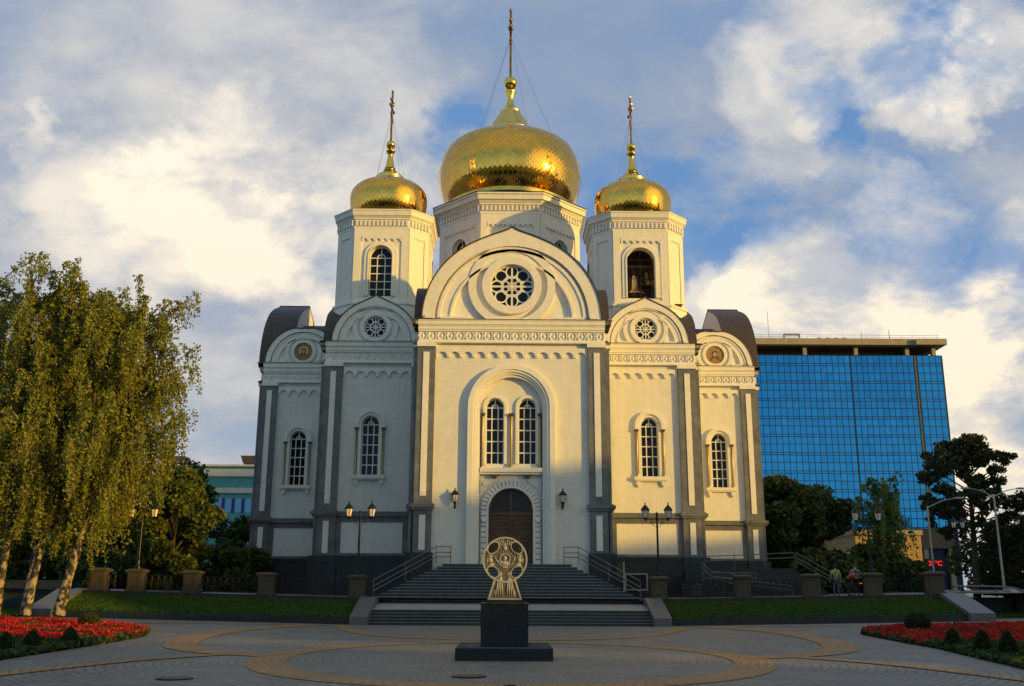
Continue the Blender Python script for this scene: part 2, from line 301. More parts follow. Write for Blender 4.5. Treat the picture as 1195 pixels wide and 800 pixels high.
# ------------------------------------------------------------------ ground
def sstep(a, b, x):
    t = np.clip((x-a)/(b-a), 0, 1); return t*t*(3-2*t)
def g(x, y):
    x = np.asarray(x, float); y = np.asarray(y, float)
    return 0.020*np.maximum(0, np.abs(x)-7.0)*sstep(28, 50, y)*(1-sstep(40, 90, np.abs(x)))
def grid_mesh(xs, ys, zf, name, m, **k):
    X, Y = np.meshgrid(xs, ys); Z = zf(X, Y); nx = len(xs)
    mb = MB(); mb.v = list(zip(X.ravel().tolist(), Y.ravel().tolist(), Z.ravel().tolist()))
    mb.f = [(j*nx+i, j*nx+i+1, (j+1)*nx+i+1, (j+1)*nx+i) for j in range(len(ys)-1) for i in range(nx-1)]
    return mb.build(name, m, **k)
def paving(name, col, col2):
    m = bpy.data.materials.new(name); m.use_nodes = True; t = m.node_tree; n = t.nodes; l = t.links; p = n['Principled BSDF']; p.inputs['Roughness'].default_value = .62
    tcn = n.new('ShaderNodeTexCoord'); sx = n.new('ShaderNodeSeparateXYZ'); l.new(tcn.outputs['Object'], sx.inputs[0])
    def mth(op, a, b=None):
        q = n.new('ShaderNodeMath'); q.operation = op
        for i, v in enumerate((a, b)):
            if v is None: continue
            if isinstance(v, (int, float)): q.inputs[i].default_value = v
            else: l.new(v, q.inputs[i])
        return q.outputs[0]
    dy = mth('SUBTRACT', sx.outputs[1], 27.0)       # pavers laid in rings round the monument
    rr = mth('SQRT', mth('ADD', mth('MULTIPLY', sx.outputs[0], sx.outputs[0]), mth('MULTIPLY', dy, dy))); an = mth('MULTIPLY', mth('ARCTAN2', dy, sx.outputs[0]), 9.0)
    cx = n.new('ShaderNodeCombineXYZ'); l.new(an, cx.inputs[0]); l.new(rr, cx.inputs[1])
    b = n.new('ShaderNodeTexBrick'); l.new(cx.outputs[0], b.inputs['Vector']); b.inputs['Scale'].default_value = 1; b.inputs['Brick Width'].default_value = .26; b.inputs['Row Height'].default_value = .21
    b.inputs['Mortar Size'].default_value = .022; b.inputs['Color1'].default_value = tuple(col)+(1,); b.inputs['Color2'].default_value = tuple(col2)+(1,); b.inputs['Mortar'].default_value = tuple(x*.42 for x in col)+(1,)
    ns = n.new('ShaderNodeTexNoise'); ns.inputs['Scale'].default_value = .5; ns.inputs['Detail'].default_value = 8; ns.inputs['Roughness'].default_value = .65; l.new(tcn.outputs['Object'], ns.inputs['Vector'])
    r = n.new('ShaderNodeMapRange'); r.inputs[1].default_value = .3; r.inputs[2].default_value = .7; r.inputs[3].default_value = .74; r.inputs[4].default_value = 1.18; l.new(ns.outputs[0], r.inputs[0])
    n2 = n.new('ShaderNodeTexNoise'); n2.inputs['Scale'].default_value = 1.7; n2.inputs['Detail'].default_value = 9; n2.inputs['Roughness'].default_value = .7; n2.inputs['Distortion'].default_value = 1.5; l.new(tcn.outputs['Object'], n2.inputs['Vector'])
    r2 = n.new('ShaderNodeMapRange'); r2.inputs[1].default_value = .56; r2.inputs[2].default_value = .70; r2.inputs[3].default_value = 1.0; r2.inputs[4].default_value = .68; l.new(n2.outputs[0], r2.inputs[0])
    rm = n.new('ShaderNodeMath'); rm.operation = 'MULTIPLY'; l.new(r.outputs[0], rm.inputs[0]); l.new(r2.outputs[0], rm.inputs[1])
    hv = n.new('ShaderNodeHueSaturation'); l.new(b.outputs[0], hv.inputs['Color']); l.new(rm.outputs[0], hv.inputs['Value']); l.new(hv.outputs[0], p.inputs['Base Color'])
    bu = n.new('ShaderNodeBump'); bu.inputs['Strength'].default_value = .6; bu.inputs['Distance'].default_value = .015; l.new(b.outputs['Color'], bu.inputs['Height']); l.new(bu.outputs[0], p.inputs['Normal'])
    return m
M['pave'] = paving('grey_pavers', (.235, .222, .185), (.165, .157, .13))
M['tan'] = paving('tan_pavers', (.40, .22, .065), (.31, .165, .045))
xs = np.concatenate([[-2500, -600, -200, -100, -60], np.arange(-45, 45.1, 1.0), [60, 100, 200, 600, 2500]]); ys = np.concatenate([[-1500, -300, -80, -20], np.arange(-4, 95, 1.0), [120, 200, 500, 1200, 3500]])
tag(grid_mesh(xs, ys, g, 'ground', M['pave']), kind='structure')
def smooth_line(pts, per=10):
    P = [Vector(p) for p in pts]; P = [2*P[0]-P[1]]+P+[2*P[-1]-P[-2]]; out = []
    for i in range(1, len(P)-2):
        for k in range(per):
            t = k/per; a, b, c, d = P[i-1:i+3]
            out.append(.5*((2*b)+(c-a)*t+(2*a-5*b+4*c-d)*t*t+(3*b-a-3*c+d)*t**3))
    return out+[P[-2]]
def band(name, pts, w, lift):
    P = smooth_line(pts); mb = MB(); vs = []; K = 4
    for i, p in enumerate(P):
        t = (P[min(i+1, len(P)-1)]-P[max(0, i-1)]).normalized(); nn = Vector((-t.y, t.x))
        for k in range(K+1):
            q = p+nn*w*(k/K-.5); vs.append((q.x, q.y, float(g(q.x, q.y))+lift))
    mb.add(vs, [(i*(K+1)+k, i*(K+1)+k+1, (i+1)*(K+1)+k+1, (i+1)*(K+1)+k) for i in range(len(P)-1) for k in range(K)])
    return tag(mb.build(name, M['tan']), kind='structure')
Ac = [(0, 18.9), (-2.7, 19.8), (-4.8, 22.0), (-6.0, 25.3), (-6.15, 28.5), (-5.2, 31.9), (-3.2, 34.3), (0, 35.3)]
band('plaza_ring', Ac+[(-x, y) for x, y in Ac[:-1][::-1]], .95, .012)
for sg in (1, -1):
    mir = lambda P: [(x*sg, y) for x, y in P]
    band('paving_arc', mir([(-6.3, 27.6), (-8.2, 28.9), (-9.9, 31.2), (-11.0, 34.8), (-11.5, 39), (-11.4, 43.5), (-10.6, 47.2), (-9.3, 50.8)]), 1.1, .018)
    band('paving_arc', mir([(-8.4, 50.9), (-7.6, 47.0), (-6.1, 42.2), (-4.4, 39.2), (-2.0, 37.3), (0, 36.8)]), .62, .015)
    band('paving_arc', mir([(-7.6, 28.3), (-9.3, 25.4), (-10.4, 21.2), (-11.2, 16), (-11.6, 9)]), .55, .020)
    band('paving_arc', mir([(-11.2, 50.0), (-15.5, 48.2), (-21, 44.6), (-28, 42)]), .35, .021)

# manhole covers in the plaza
for i, (x, y, lb) in enumerate(((-.85, 21.2, 'round iron manhole cover in the pavers just in front of the monument'), (-6.6, 20.4, 'round iron manhole cover in the pavers at the left front of the plaza'))):
    mb = MB(); mb.lathe([(0, .03), (.33, .03), (.36, .026), (.36, .0)], 28); t = tag(mb.build('manhole_cover', M['lattice'], loc=(x, y, .0)), lb, 'manhole cover', 'manhole covers')

# ------------------------------------------------------------------ scattering small leaves
def quads(name, C, S, m, parent=None, up=None, dirs=None, aspect=1.0, spread=1.0):
    """one small leaf-shaped face per centre C (N,3), size S (N,), free orientation or along dirs"""
    n = len(C); A = RNG.normal(size=(n, 3))
    if dirs is not None: A = dirs+A*.25*spread
    A /= np.linalg.norm(A, axis=1, keepdims=True)
    B = np.cross(A, RNG.normal(size=(n, 3))); B /= np.linalg.norm(B, axis=1, keepdims=True)
    S = S[:, None]; A = A*S*aspect; B = B*S*.5
    V = np.empty((n, 4, 3)); V[:, 0] = C-A*.5; V[:, 1] = C+B; V[:, 2] = C+A*.5; V[:, 3] = C-B
    me = bpy.data.meshes.new(name); me.vertices.add(n*4); me.vertices.foreach_set('co', V.ravel()); me.loops.add(n*4); me.polygons.add(n)
    me.loops.foreach_set('vertex_index', np.arange(n*4, dtype=np.int32)); me.polygons.foreach_set('loop_start', np.arange(0, n*4, 4, dtype=np.int32)); me.polygons.foreach_set('loop_total', np.full(n, 4, np.int32))
    me.update(calc_edges=True); me.materials.append(m)
    o = bpy.data.objects.new(name, me); COL.objects.link(o)
    if parent is not None: o.parent = parent
    return o
def in_poly(P, poly):
    x, y = P[:, 0], P[:, 1]; c = np.zeros(len(P), bool); j = len(poly)-1
    for i in range(len(poly)):
        xi, yi = poly[i]; xj, yj = poly[j]
        cnd = ((yi > y) != (yj > y)) & (x < (xj-xi)*(y-yi)/(yj-yi+1e-9)+xi); c ^= cnd; j = i
    return c
def scatter(poly, n):
    a = np.array(poly); lo, hi = a.min(0), a.max(0); P = RNG.uniform(lo, hi, (int(n), 2)); return P[in_poly(P, poly)]
M['grassleaf'] = leafmat('grass_blades', (.055, .13, .022), .5, .3)
M['bedleaf'] = leafmat('bed_foliage', (.035, .075, .02), .5, .25)
M['red'] = leafmat('red_petals', (.50, .030, .016), .35, .3, .01)

# ------------------------------------------------------------------ CHURCH
CA, CB, CC = 5.95, 12.85, 18.75        # half widths: arm, block, whole
FA, FB, FC = CC, CB, CA                # distance of each facade plane from the centre
CX, CY = -0.25, 79.75
church = thing('church', 'white orthodox church with five steps of facade, gold onion domes and grey granite pilasters', 'church', (CX, CY, 0), rad(.7))
church['label'] = 'large white orthodox church with three golden onion domes, arched gables and grey granite pilasters'
Z0, ZP, ZL, ZC0, ZC1 = 1.2, 3.95, 6.9, 17.0, 18.5
SIDE_PARTS = []
def P(mb, name, mt, parent=None, smooth=False, side=True, d=0.0):
    o = mb.build(name, M[mt] if isinstance(mt, str) else mt, parent or church, smooth)
    if side and parent is None: SIDE_PARTS.append(o)
    return o
def at_plane(D): return Matrix.Translation((0, -D, 0))
def mbp(D): m = MB(); m.M = at_plane(D); return m

# --- walls with real window reveals
centre_win = [arch(s*1.02, .58, 9.4, 12.97) for s in (-1, 1)]
door_hole = arch(0, 1.37, 3.3, 6.53, 24)
mb = mbp(FA)
inner_panel = arch(0, 1.95, 3.3, 12.9, 36)
mb.slab([(-CA, Z0), (-1.95, Z0), (-1.95, 3.3)]+inner_panel[::-1][1:-1]+[(1.95, 3.3), (1.95, Z0), (CA, Z0), (CA, ZC1), (-CA, ZC1)], [], -.35, 0)
mb.slab(inner_panel, [door_hole]+centre_win, -.75, -.32)
mb.slab(rect(-1.95, 1.95, Z0, 3.3), [], -.4, -.30)
P(mb, 'wall', 'white')
def win_hole(cx): return arch(cx, .60, 9.3, 12.75)
IW = (CA+CB)/2+.15; OW = (CB+CC)/2+.05
for sg in (-1, 1):
    mb = mbp(FB); cx = sg*IW; a, b = sorted((sg*CA, sg*CB))
    mb.slab(rect(a, b, Z0, ZC1), [win_hole(sg*9.55)], -.45, 0); P(mb, 'wall', 'white')
    mb = mbp(FC); a, b = sorted((sg*CB, sg*CC))
    mb.slab(rect(a, b, Z0, ZC1), [win_hole(sg*15.85)], -.45, 0); P(mb, 'wall', 'white')

# --- windows
def window(D, cx, h, zb, zs, depth, cols=True, rows=5, parent=None, ringw=.2, sill=True, colx=None, blind=False, Mx=None):
    T = Mx if Mx is not None else at_plane(D)
    def mk(): m = MB(); m.M = T; return m
    fr = mk(); fr.slab(u_ring(cx, h+ringw, h+.002, zb, zs), [], -depth+.05, .13)
    if cols: fr.slab(u_ring(cx, h+ringw+.22, h+ringw, zs-.25, zs), [], -.02, .24)
    w = P(fr, 'window', 'trim', parent, True, side=parent is None)
    gl = mk(); gl.slab(arch(cx, h, zb, zs), [], -depth-.05, -depth); P(gl, 'glass', 'glass', w, side=False)
    gr = mk(); t = .035; d0, d1 = -depth+.004, -depth+.06
    for k in (-1, 1): gr.slab(rect(cx+k*h*.34-t, cx+k*h*.34+t, zb, zs), [], d0, d1)
    for i in range(rows+1):
        z = zb+(zs-zb)*i/rows; gr.slab(rect(cx-h, cx+h, z-t, z+t), [], d0, d1+.004)
    gr.slab(rect(cx-t, cx+t, zs, zs+h), [], d0, d1); gr.slab(u_ring(cx, h*.34+t, h*.34-t, zs, zs, 14), [], d0, d1+.008); gr.slab(u_ring(cx, h+.0, h-.07, zb, zs), [], d0, d1+.012)
    P(gr, 'grille', 'grille', w, side=False)
    if cols:
        for k in (-1, 1):
            c = mk(); x = cx+k*(h+ringw+.11)
            c.lathe([(.11, zb), (.11, zb+.2), (.08, zb+.25), (.08, zs-.45), (.1, zs-.4)], 12, (x, -.13, 0)); P(c, 'column', 'column', w, True, side=False)
            c = mk(); c.taper(x, -.13, zs-.4, zs-.25, .10, .10, .16, .15); P(c, 'capital', 'cap', w, side=False)
    if sill:
        s = mk(); s.slab(rect(cx-h-ringw-.32, cx+h+ringw+.32, zb-.26, zb-.02), [], 0, .30); s.slab(rect(cx-h-ringw-.25, cx+h+ringw+.25, zb-.34, zb-.26), [], 0, .22)
        for k in (-1, 1):
            x = cx+k*(h+ringw+.05); s.slab([(x-.14, zb-.34), (x+.14, zb-.34), (x+.14, zb-.5), (x, zb-.72), (x-.14, zb-.5)][::-1], [], 0, .17)
        P(s, 'sill', 'trim', w, side=False)
    return w
for sg in (-1, 1):
    window(FB, sg*9.55, .60, 9.3, 12.75, .28); window(FC, sg*15.85, .60, 9.3, 12.75, .28)

# --- portal: stepped arch frame, double window, door
mb = mbp(FA)
zs = 12.9
for ho, hi, d in ((2.72, 2.40, .34), (2.40, 2.24, .26), (2.24, 2.10, .16), (2.10, 1.95, .05)):
    mb.slab(u_ring(0, ho, hi, 3.3, zs, 48), [], -.33, d)
P(mb, 'portal_frame', 'trim', None, True)
for k in (-1, 1):
    window(FA, k*1.02, .58, 9.4, 12.97, .30, cols=False, rows=5, Mx=Matrix.Translation((0, -FA+.32, 0)), sill=False, ringw=.17)
mb = mbp(FA-.32)
for x in (-1.87, 0, 1.87):
    pass
w = P(mbp(FA-.32).slab(rect(-1.93, 1.93, 8.85, 9.12), [], 0, .42).slab(rect(-1.93, 1.93, 8.72, 8.85), [], 0, .3), 'sill', 'trim')
for x in (-1.80, 0, 1.80):
    c = mbp(FA-.32); c.lathe([(.12, 9.14), (.12, 9.3), (.085, 9.36), (.085, 12.3), (.1, 12.36)], 12, (x, -.15, 0)); P(c, 'column', 'column', None, True)
    c = mbp(FA-.32); c.taper(x, -.15, 12.36, 12.55, .1, .1, .18, .15); P(c, 'capital', 'cap')
    c = mbp(FA-.32)
for x in (-1.02, 1.02):
    c = mbp(FA-.32); c.slab([(x-.22, 8.72), (x+.22, 8.72), (x+.12, 8.5), (x-.12, 8.5)][::-1], [], 0, .26); P(c, 'bracket', 'sand')
# door surround: voussoirs and quoins
mb = mbp(FA-.32); zs = 6.53
mb.slab(u_ring(0, 1.50, 1.37, 3.3, zs, 30), [], -.1, .16)
n = 21
for i in range(n):
    a0, a1 = 180*i/n, 180*(i+.74)/n
    mb.slab(arc(0, zs, 1.84, a0, a1, 2)+arc(0, zs, 1.50, a1, a0, 2), [], 0, .13)
for k in (-1, 1):
    for i in range(10):
        z = 3.3+i*.325; x0, x1 = sorted((k*1.50, k*(1.84)))
        mb.slab(rect(x0, x1, z, z+.26), [], 0, .13)
    mb.ball((k*1.68, -.14, 5.9), .16, 12, 8)
    mb.slab([(k*1.9, 8.45), (k*1.9, 7.6), (k*1.72, 7.75), (k*1.05, 8.3), (k*.9, 8.45)], [], 0, .06); mb.slab(circ(k*1.6, 8.15, .14, 12), [], .06, .11)
P(mb, 'door_surround', 'trim', None, True)
dr = P(mbp(FA-.32).slab(arch(0, 1.37, 3.3, 6.53), [], -.5, -.42), 'door', 'wood')
dl = mbp(FA-.32)
for k in (-1, 1):
    for (z0, z1) in ((3.5, 4.5), (4.65, 5.55), (5.7, 6.15)):
        a, b = sorted((k*.12, k*1.2)); dl.slab(rect(a, b, z0, z1), [rect(a+.09, b-.09, z0+.09, z1-.09)], -.42, -.36); dl.slab(rect(a+.16, b-.16, z0+.16, z1-.16), [], -.42, -.38)
dl.slab(rect(-.06, .06, 3.3, 6.3), [], -.42, -.33); dl.slab(rect(-1.36, 1.36, 6.28, 6.48), [], -.42, -.31); dl.slab(u_ring(0, 1.36, 1.24, 3.3, 6.53), [], -.42, -.32); dl.slab(rect(-.07, .07, 6.48, 7.88), [], -.42, -.33)
P(dl, 'door_leaf', 'wood', dr, side=False)
P(mbp(FA-.32).slab(arc(0, 6.5, 1.22, 0, 180, 20), [], -.42, -.405), 'fanlight', 'fan', dr, side=False)
hb = mbp(FA-.32)
for k in (-1, 1): hb.tube([(k*.16, .36, 4.5), (k*.16, .27, 4.55), (k*.16, .27, 4.95), (k*.16, .36, 5.0)], .02, 6)
P(hb, 'handle', 'goldp', dr, side=False)

# --- pilasters
def pilaster(D, u0, u1, inner=False, low=Z0):
    mb = mbp(D); wd = u1-u0; d = .26
    mb.slab(rect(u0, u1, ZP, 6.5), [], 0, d); mb.slab(rect(u0, u1, ZL, 16.75), [], 0, d)
    o = P(mb, 'pilaster', 'granite')
    c = mbp(D); c.slab(rect(u0-.16, u1+.16, 6.64, 6.86), [], 0, d+.22); c.slab(rect(u0-.08, u1+.08, 6.5, 6.64), [], 0, d+.12); c.slab(rect(u0-.05, u1+.05, 6.86, 6.93), [], 0, d+.08); P(c, 'ledge', 'granite', o, side=False)
    if wd > .6:
        s = mbp(D); m_ = (u0+u1)/2; s.slab(rect(m_-.19, m_+.19, 7.35, 16.4), [], d-.01, d+.05); s.slab(rect(m_-.19, m_+.19, 4.1, 6.2), [], d-.01, d+.05); P(s, 'strip', 'trim', o, side=False)
    b = mbp(D); b.slab(rect(u0-.12, u1+.12, low, ZP), [], 0, d+.22); b.slab(rect(u0-.16, u1+.16, low, 1.9), [], 0, d+.3); P(b, 'base', 'plinth', o, side=False)
    k = mbp(D); k.slab(rect(u0-.04, u1+.04, 16.75, 17.0), [], 0, d+.1); P(k, 'neck', 'trim', o, side=False)
for sg in (-1, 1):
    for D, a, b in ((FA, CA-1.12, CA), (FB, CB-1.25, CB), (FC, CC-1.15, CC)):
        u0, u1 = sorted((sg*a, sg*b)); pilaster(D, u0, u1)
    for D, a, b in ((FB, CA+.27, CA+.85),):
        u0, u1 = sorted((sg*a, sg*b)); pilaster(D, u0, u1)
    # granite dado with white panel, plinth
    for D, a, b in ((FB, CA, CB), (FC, CB, CC)):
        u0, u1 = sorted((sg*a, sg*b)); p0, p1 = sorted((sg*(a+(1.2 if D == FB else 1.0)), sg*(b-1.6)))
        if D == FC: p0, p1 = sorted((sg*(CB+1.35), sg*(CC-1.5)))
        mb = mbp(D); mb.slab(rect(u0, u1, ZP, 6.52), [rect(p0, p1, 4.12, 6.15)], 0, .10); mb.slab(rect(u0, u1, 6.52, 6.84), [], 0, .26); o = P(mb, 'dado', 'granite')
        P(mbp(D).slab(rect(p0+.002, p1-.002, 4.122, 6.148), [], 0, .05), 'panel', 'trim', o, side=False)
        mb = mbp(D); mb.slab(rect(u0, u1, Z0, ZP), [], 0, .32); mb.slab(rect(u0, u1, 3.75, 3.9), [], 0, .37); P(mb, 'plinth', 'plinth')
    u0, u1 = sorted((sg*2.72, sg*CA))

# --- frieze, cornice, arcature
def entablature(D, u0, u1, endl, endr):
    mb = mbp(D)
    for z0, z1, d in ((17.0, 17.10, .34), (17.10, 17.22, .20), (17.78, 17.90, .22), (17.90, 18.12, .28), (18.12, 18.20, .33), (18.20, 18.44, .39), (18.44, 18.50, .43)):
        mb.slab(rect(u0-(d if endl else 0), u1+(d if endr else 0), z0, z1), [], 0, d)
    mb.slab(rect(u0, u1, 17.22, 17.78), [], 0, .10)
    o = P(mb, 'cornice', 'trim')
    f = mbp(D); n = max(1, round((u1-u0)/.60)); w_ = (u1-u0)/n
    for i in range(n):
        x = u0+(i+.5)*w_; z = 17.5; h = .23
        f.add([(x-w_*.24, -.10, z), (x, -.10, z-h), (x+w_*.24, -.10, z), (x, -.10, z+h), (x, -.22, z)], [(0, 1, 4), (1, 2, 4), (2, 3, 4), (3, 0, 4)])
        for k in (-1, 1):
            pts = [(x+k*w_*.36, z-h), (x+k*w_*.50, z), (x+k*w_*.36, z+h), (x+k*w_*.26, z+h), (x+k*w_*.39, z), (x+k*w_*.26, z-h)]
            f.slab(pts if k > 0 else pts[::-1], [], .10, .19)
    P(f, 'frieze', 'trim', o, side=False)
    t = mbp(D); t.slab(rect(u0-(.45 if endl else 0), u1+(.45 if endr else 0), 18.50, 18.54), [], -.1, .46); P(t, 'flashing', 'rusty', o, side=False)
def arcature(D, u0, u1, z=16.1, step=.83, h=.42, name='corbel_band', dd=.16, M_=None, parent=None):
    n = max(1, round((u1-u0)/step)); w_ = (u1-u0)/n; r = w_*.40; pts = [(u1, z+h+.2), (u0, z+h+.2), (u0, z)]
    for i in range(n):
        x = u0+(i+.5)*w_; pts += [(x-r, z)]+arc(x, z+.04, r, 180, 0, 10)+[(x+r, z)]
    pts.append((u1, z)); m_ = MB(); m_.M = M_ or at_plane(D); m_.slab(pts[::-1], [], 0, dd); return P(m_, name, 'trim', parent, side=parent is None)
entablature(FA, -CA, CA, 1, 1)
entablature(FB, -CB, -CA, 1, 0); entablature(FB, CA, CB, 0, 1); entablature(FC, -CC, -CB, 1, 0); entablature(FC, CB, CC, 0, 1)
arcature(FA, -CA+1.14, CA-1.14); 
for sg in (-1, 1):
    a, b = sorted((sg*(CA+.9), sg*(CB-1.3))); arcature(FB, a, b)
    a, b = sorted((sg*(CB+.05), sg*(CC-1.2))); arcature(FC, a, b)
# thin plain moulding strips beside the pilasters
# --- gables (kokoshniks)
def tracery(D, cx, cz, r, depth, parent):
    gl = mbp(D); gl.slab(circ(cx, cz, r), [], depth-.05, depth); P(gl, 'glass', 'glass', parent, side=False)
    t = mbp(D); b = r*.032; d0, d1 = depth+.003, depth+.07
    def ringm(x, z, rr, e): t.slab(circ(x, z, rr+b, 24), [circ(x, z, rr-b, 24)], d0, d1+e)
    for i in range(8):
        a = i*PI/4; ringm(cx+r*.70*math.cos(a), cz+r*.70*math.sin(a), r*.265, .001*i)
        a += 0; dx, dz = math.cos(a), math.sin(a); w_ = b*(1.35 if i % 2 == 0 else .6); L_ = r if i % 2 == 0 else r*.5
        t.slab([(cx+dx*L_-dz*w_, cz+dz*L_+dx*w_), (cx-dz*w_, cz+dx*w_), (cx+dz*w_, cz-dx*w_), (cx+dx*L_+dz*w_, cz+dz*L_-dx*w_)], [], d0, d1+.012+.001*i)
    ringm(cx, cz, r*.47, .01)
    b *= .6
    for i in range(8):
        a = (i+.5)*PI/4; ringm(cx+r*.31*math.cos(a), cz+r*.31*math.sin(a), r*.115, .013+.001*i)
    t.slab(circ(cx, cz, r*1.0), [circ(cx, cz, r*.95)], d0, d1+.02); P(t, 'tracery', 'grille', parent, side=False)
def gable(D, cx, R, tip, cz, gr, kind, thick):
    z0 = 18.54; mb = mbp(D)
    holes = [circ(cx, cz, gr+.02)]
    mb.slab(ogee(cx, z0, R, tip), holes, -thick, 0, back=True)
    k = R/5.85
    def half(r, c0=0): return ogee(cx, z0, r, r*(1+.06*k)) if False else arc(cx, z0, r, 0, 180, 40)
    rim = ogee(cx, z0, R, tip); inner = arc(cx, z0+.001, R*.865, 0, 180, 40)
    mb.slab([(cx+R, z0)]+rim[1:-1]+[(cx-R, z0)]+inner[::-1], [], 0, .42*max(.6, k))
    for ro, ri, d in ((.835, .80, .30), (.80, .70, .22), (.70, .675, .30)):
        mb.slab(arc(cx, z0, R*ro, 0, 180, 40)+arc(cx, z0, R*ri, 180, 0, 40), [], 0, d*max(.6, k))
    # round frame about the rose
    zz = [p for p in circ(cx, cz, gr*1.98, 60)]
    cl = [(u, max(z, z0+.03)) for u, z in zz]
    mb.slab(cl, [circ(cx, cz, gr*1.62, 48)], 0, .30*max(.6, k))
    mb.slab([(u, max(z, z0+.02)) for u, z in circ(cx, cz, gr*1.36, 48)], [circ(cx, cz, gr+.01, 48)], 0, .34*max(.6, k))
    for s in (-1, 1):
        a, b = sorted((cx+s*R*.50, cx+s*R*.80)); 
        if kind != 'big': a, b = sorted((cx+s*R*.42, cx+s*R*.66))
        mb.slab(rect(a, b, z0+.02, z0+.16), [], 0, .42*max(.6, k))
        a, b = sorted((cx+s*R*.875, cx+s*R*.97)); mb.slab(rect(a, b, z0+.02, z0+.22), [], .2, .50*max(.75, k)+.03)
    o = P(mb, 'gable', 'trim', None, True)
    cp = mbp(D); ro = ogee(cx, z0, R+.07, tip+.10); ri = ogee(cx, z0, R+.005, tip+.01)
    n = len(ro); dm, dp = -thick-.03, .50*max(.6, k)
    vs = [(p[0], -dp, p[1]) for p in ro]+[(p[0], -dm, p[1]) for p in ro]+[(p[0], -dp, p[1]) for p in ri]+[(p[0], -dm, p[1]) for p in ri]
    fs = []
    for i in range(n-1): fs += [(i, i+1, n+i+1, n+i), (2*n+i, 2*n+i+1, i+1, i), (n+i, n+i+1, 3*n+i+1, 3*n+i)]
    cp.add(vs, fs); P(cp, 'coping', 'rusty', o, side=False)
    if kind == 'icon':
        ic = mbp(D); ic.slab(circ(cx, cz, gr), [], .05, .10); P(ic, 'medallion', M['iconbg'], o, side=False)
        f = mbp(D); f.slab(circ(cx, cz+gr*.12, gr*.44, 24), [circ(cx, cz+gr*.12, gr*.38, 24)], .10, .115); P(f, 'halo', 'goldp', o, side=False)
        f = mbp(D); f.slab(arc(cx, cz-gr*.95, gr*.62, 30, 150, 12)+[(cx-gr*.2, cz-gr*.1), (cx+gr*.2, cz-gr*.1)], [], .10, .13); P(f, 'robe', M['robe'], o, side=False)
        f = mbp(D); f.slab(circ(cx, cz+gr*.12, gr*.24, 18), [], .115, .14); f.slab(rect(cx-gr*.1, cx+gr*.1, cz-gr*.25, cz-gr*.05), [], .13, .138); P(f, 'face', M['skin'], o, side=False)
        f = mbp(D); f.slab(arc(cx, cz+gr*.17, gr*.27, 0, 180, 12)+arc(cx, cz+gr*.17, gr*.17, 180, 0, 12), [], .14, .15); P(f, 'hair', M['hair'], o, side=False)
    else: tracery(D, cx, cz, gr, -.06 if kind == 'big' else .0, o)
    return o
M['iconbg'] = mat('icon_mosaic_ground', (.30, .17, .05), .5, noise=.5, nscale=9); M['robe'] = mat('icon_robe', (.05, .06, .09), .6, noise=.5, nscale=12)
M['rose'] = M['glass']
gable(FA, 0, 5.72, 6.25, 20.85, 1.42, 'big', 2.0)
for sg in (-1, 1):
    gable(FB, sg*9.48, 2.98, 3.36, 19.62, .80, 'rose', 1.3)
    gable(FC, sg*15.82, 2.86, 2.75, 19.45, .70, 'icon', 1.1)

# copy the whole front side on to the left and the right side of the church
for ang, skip in ((-90, ()), (90, ())):
    for o in list(SIDE_PARTS):
        c = copy_tree(o, church); c.rotation_euler = (0, 0, rad(ang))
# solid body behind the skins (closes the volume, one mesh)
body = MB()
def poly_prism(mb, pts, z0, z1):
    n = len(pts); tri = tessellate_polygon([[Vector((p[0], p[1], 0)) for p in pts]])
    mb.add([(p[0], p[1], z0) for p in pts]+[(p[0], p[1], z1) for p in pts], [tuple(i+n for i in t) for t in tri]+[(i, (i+1) % n, n+(i+1) % n, n+i) for i in range(n)])
e = .8
cor = [(-CA+e, -CC+e), (CA-e, -CC+e), (CA-e, -CB+e), (CB-e, -CB+e), (CB-e, -CA+e), (CC-e, -CA+e), (CC-e, CA-e), (CB-e, CA-e), (CB-e, CC-.1), (-CB+e, CC-.1), (-CB+e, CA-e), (-CC+e, CA-e), (-CC+e, -CA+e), (-CB+e, -CA+e), (-CB+e, -CB+e), (-CA+e, -CB+e)]
poly_prism(body, cor, Z0, 18.4); P(body, 'inner_wall', 'white', side=False)
# roofs: barrels behind the gables
rf = MB()
def barrel(mb, axis, c, R, z0, a0, a1, n=20, tip=0):
    pr = arc(0, z0, R, 0, 180, n); vs = []
    for t in (a0, a1):
        for u, z in pr: vs.append((c+u, t, z) if axis == 'y' else (t, c+u, z))
    m_ = n+1; mb.add(vs, [(i, i+1, m_+i+1, m_+i) for i in range(n)]+[tuple(range(m_)), tuple(range(m_, 2*m_))])
barrel(rf, 'y', 0, 4.75, 18.5, -CC+1.9, CC-.2); barrel(rf, 'x', 0, 4.55, 18.45, -CC+1.9, CC-1.9)
for sg in (-1, 1):
    barrel(rf, 'y', sg*9.48, 2.55, 18.5, -CB+1.2, 0); barrel(rf, 'x', -9.48, 2.5, 18.48, sg*(CB-1.2), sg*6)
    barrel(rf, 'y', sg*15.82, 2.3, 18.45, -CA+1.0, 5)
rf.box(-CB+.3, CB-.3, -CB+.3, CC-.3, 18.41, 18.7); rf.box(-CC+.3, CC-.3, -CA+.3, CA-.3, 18.40, 18.68); rf.box(-CA+.3, CA-.3, -CC+.3, -CB+.3, 18.42, 18.69)
P(rf, 'roof', 'roof', side=False, smooth=True)

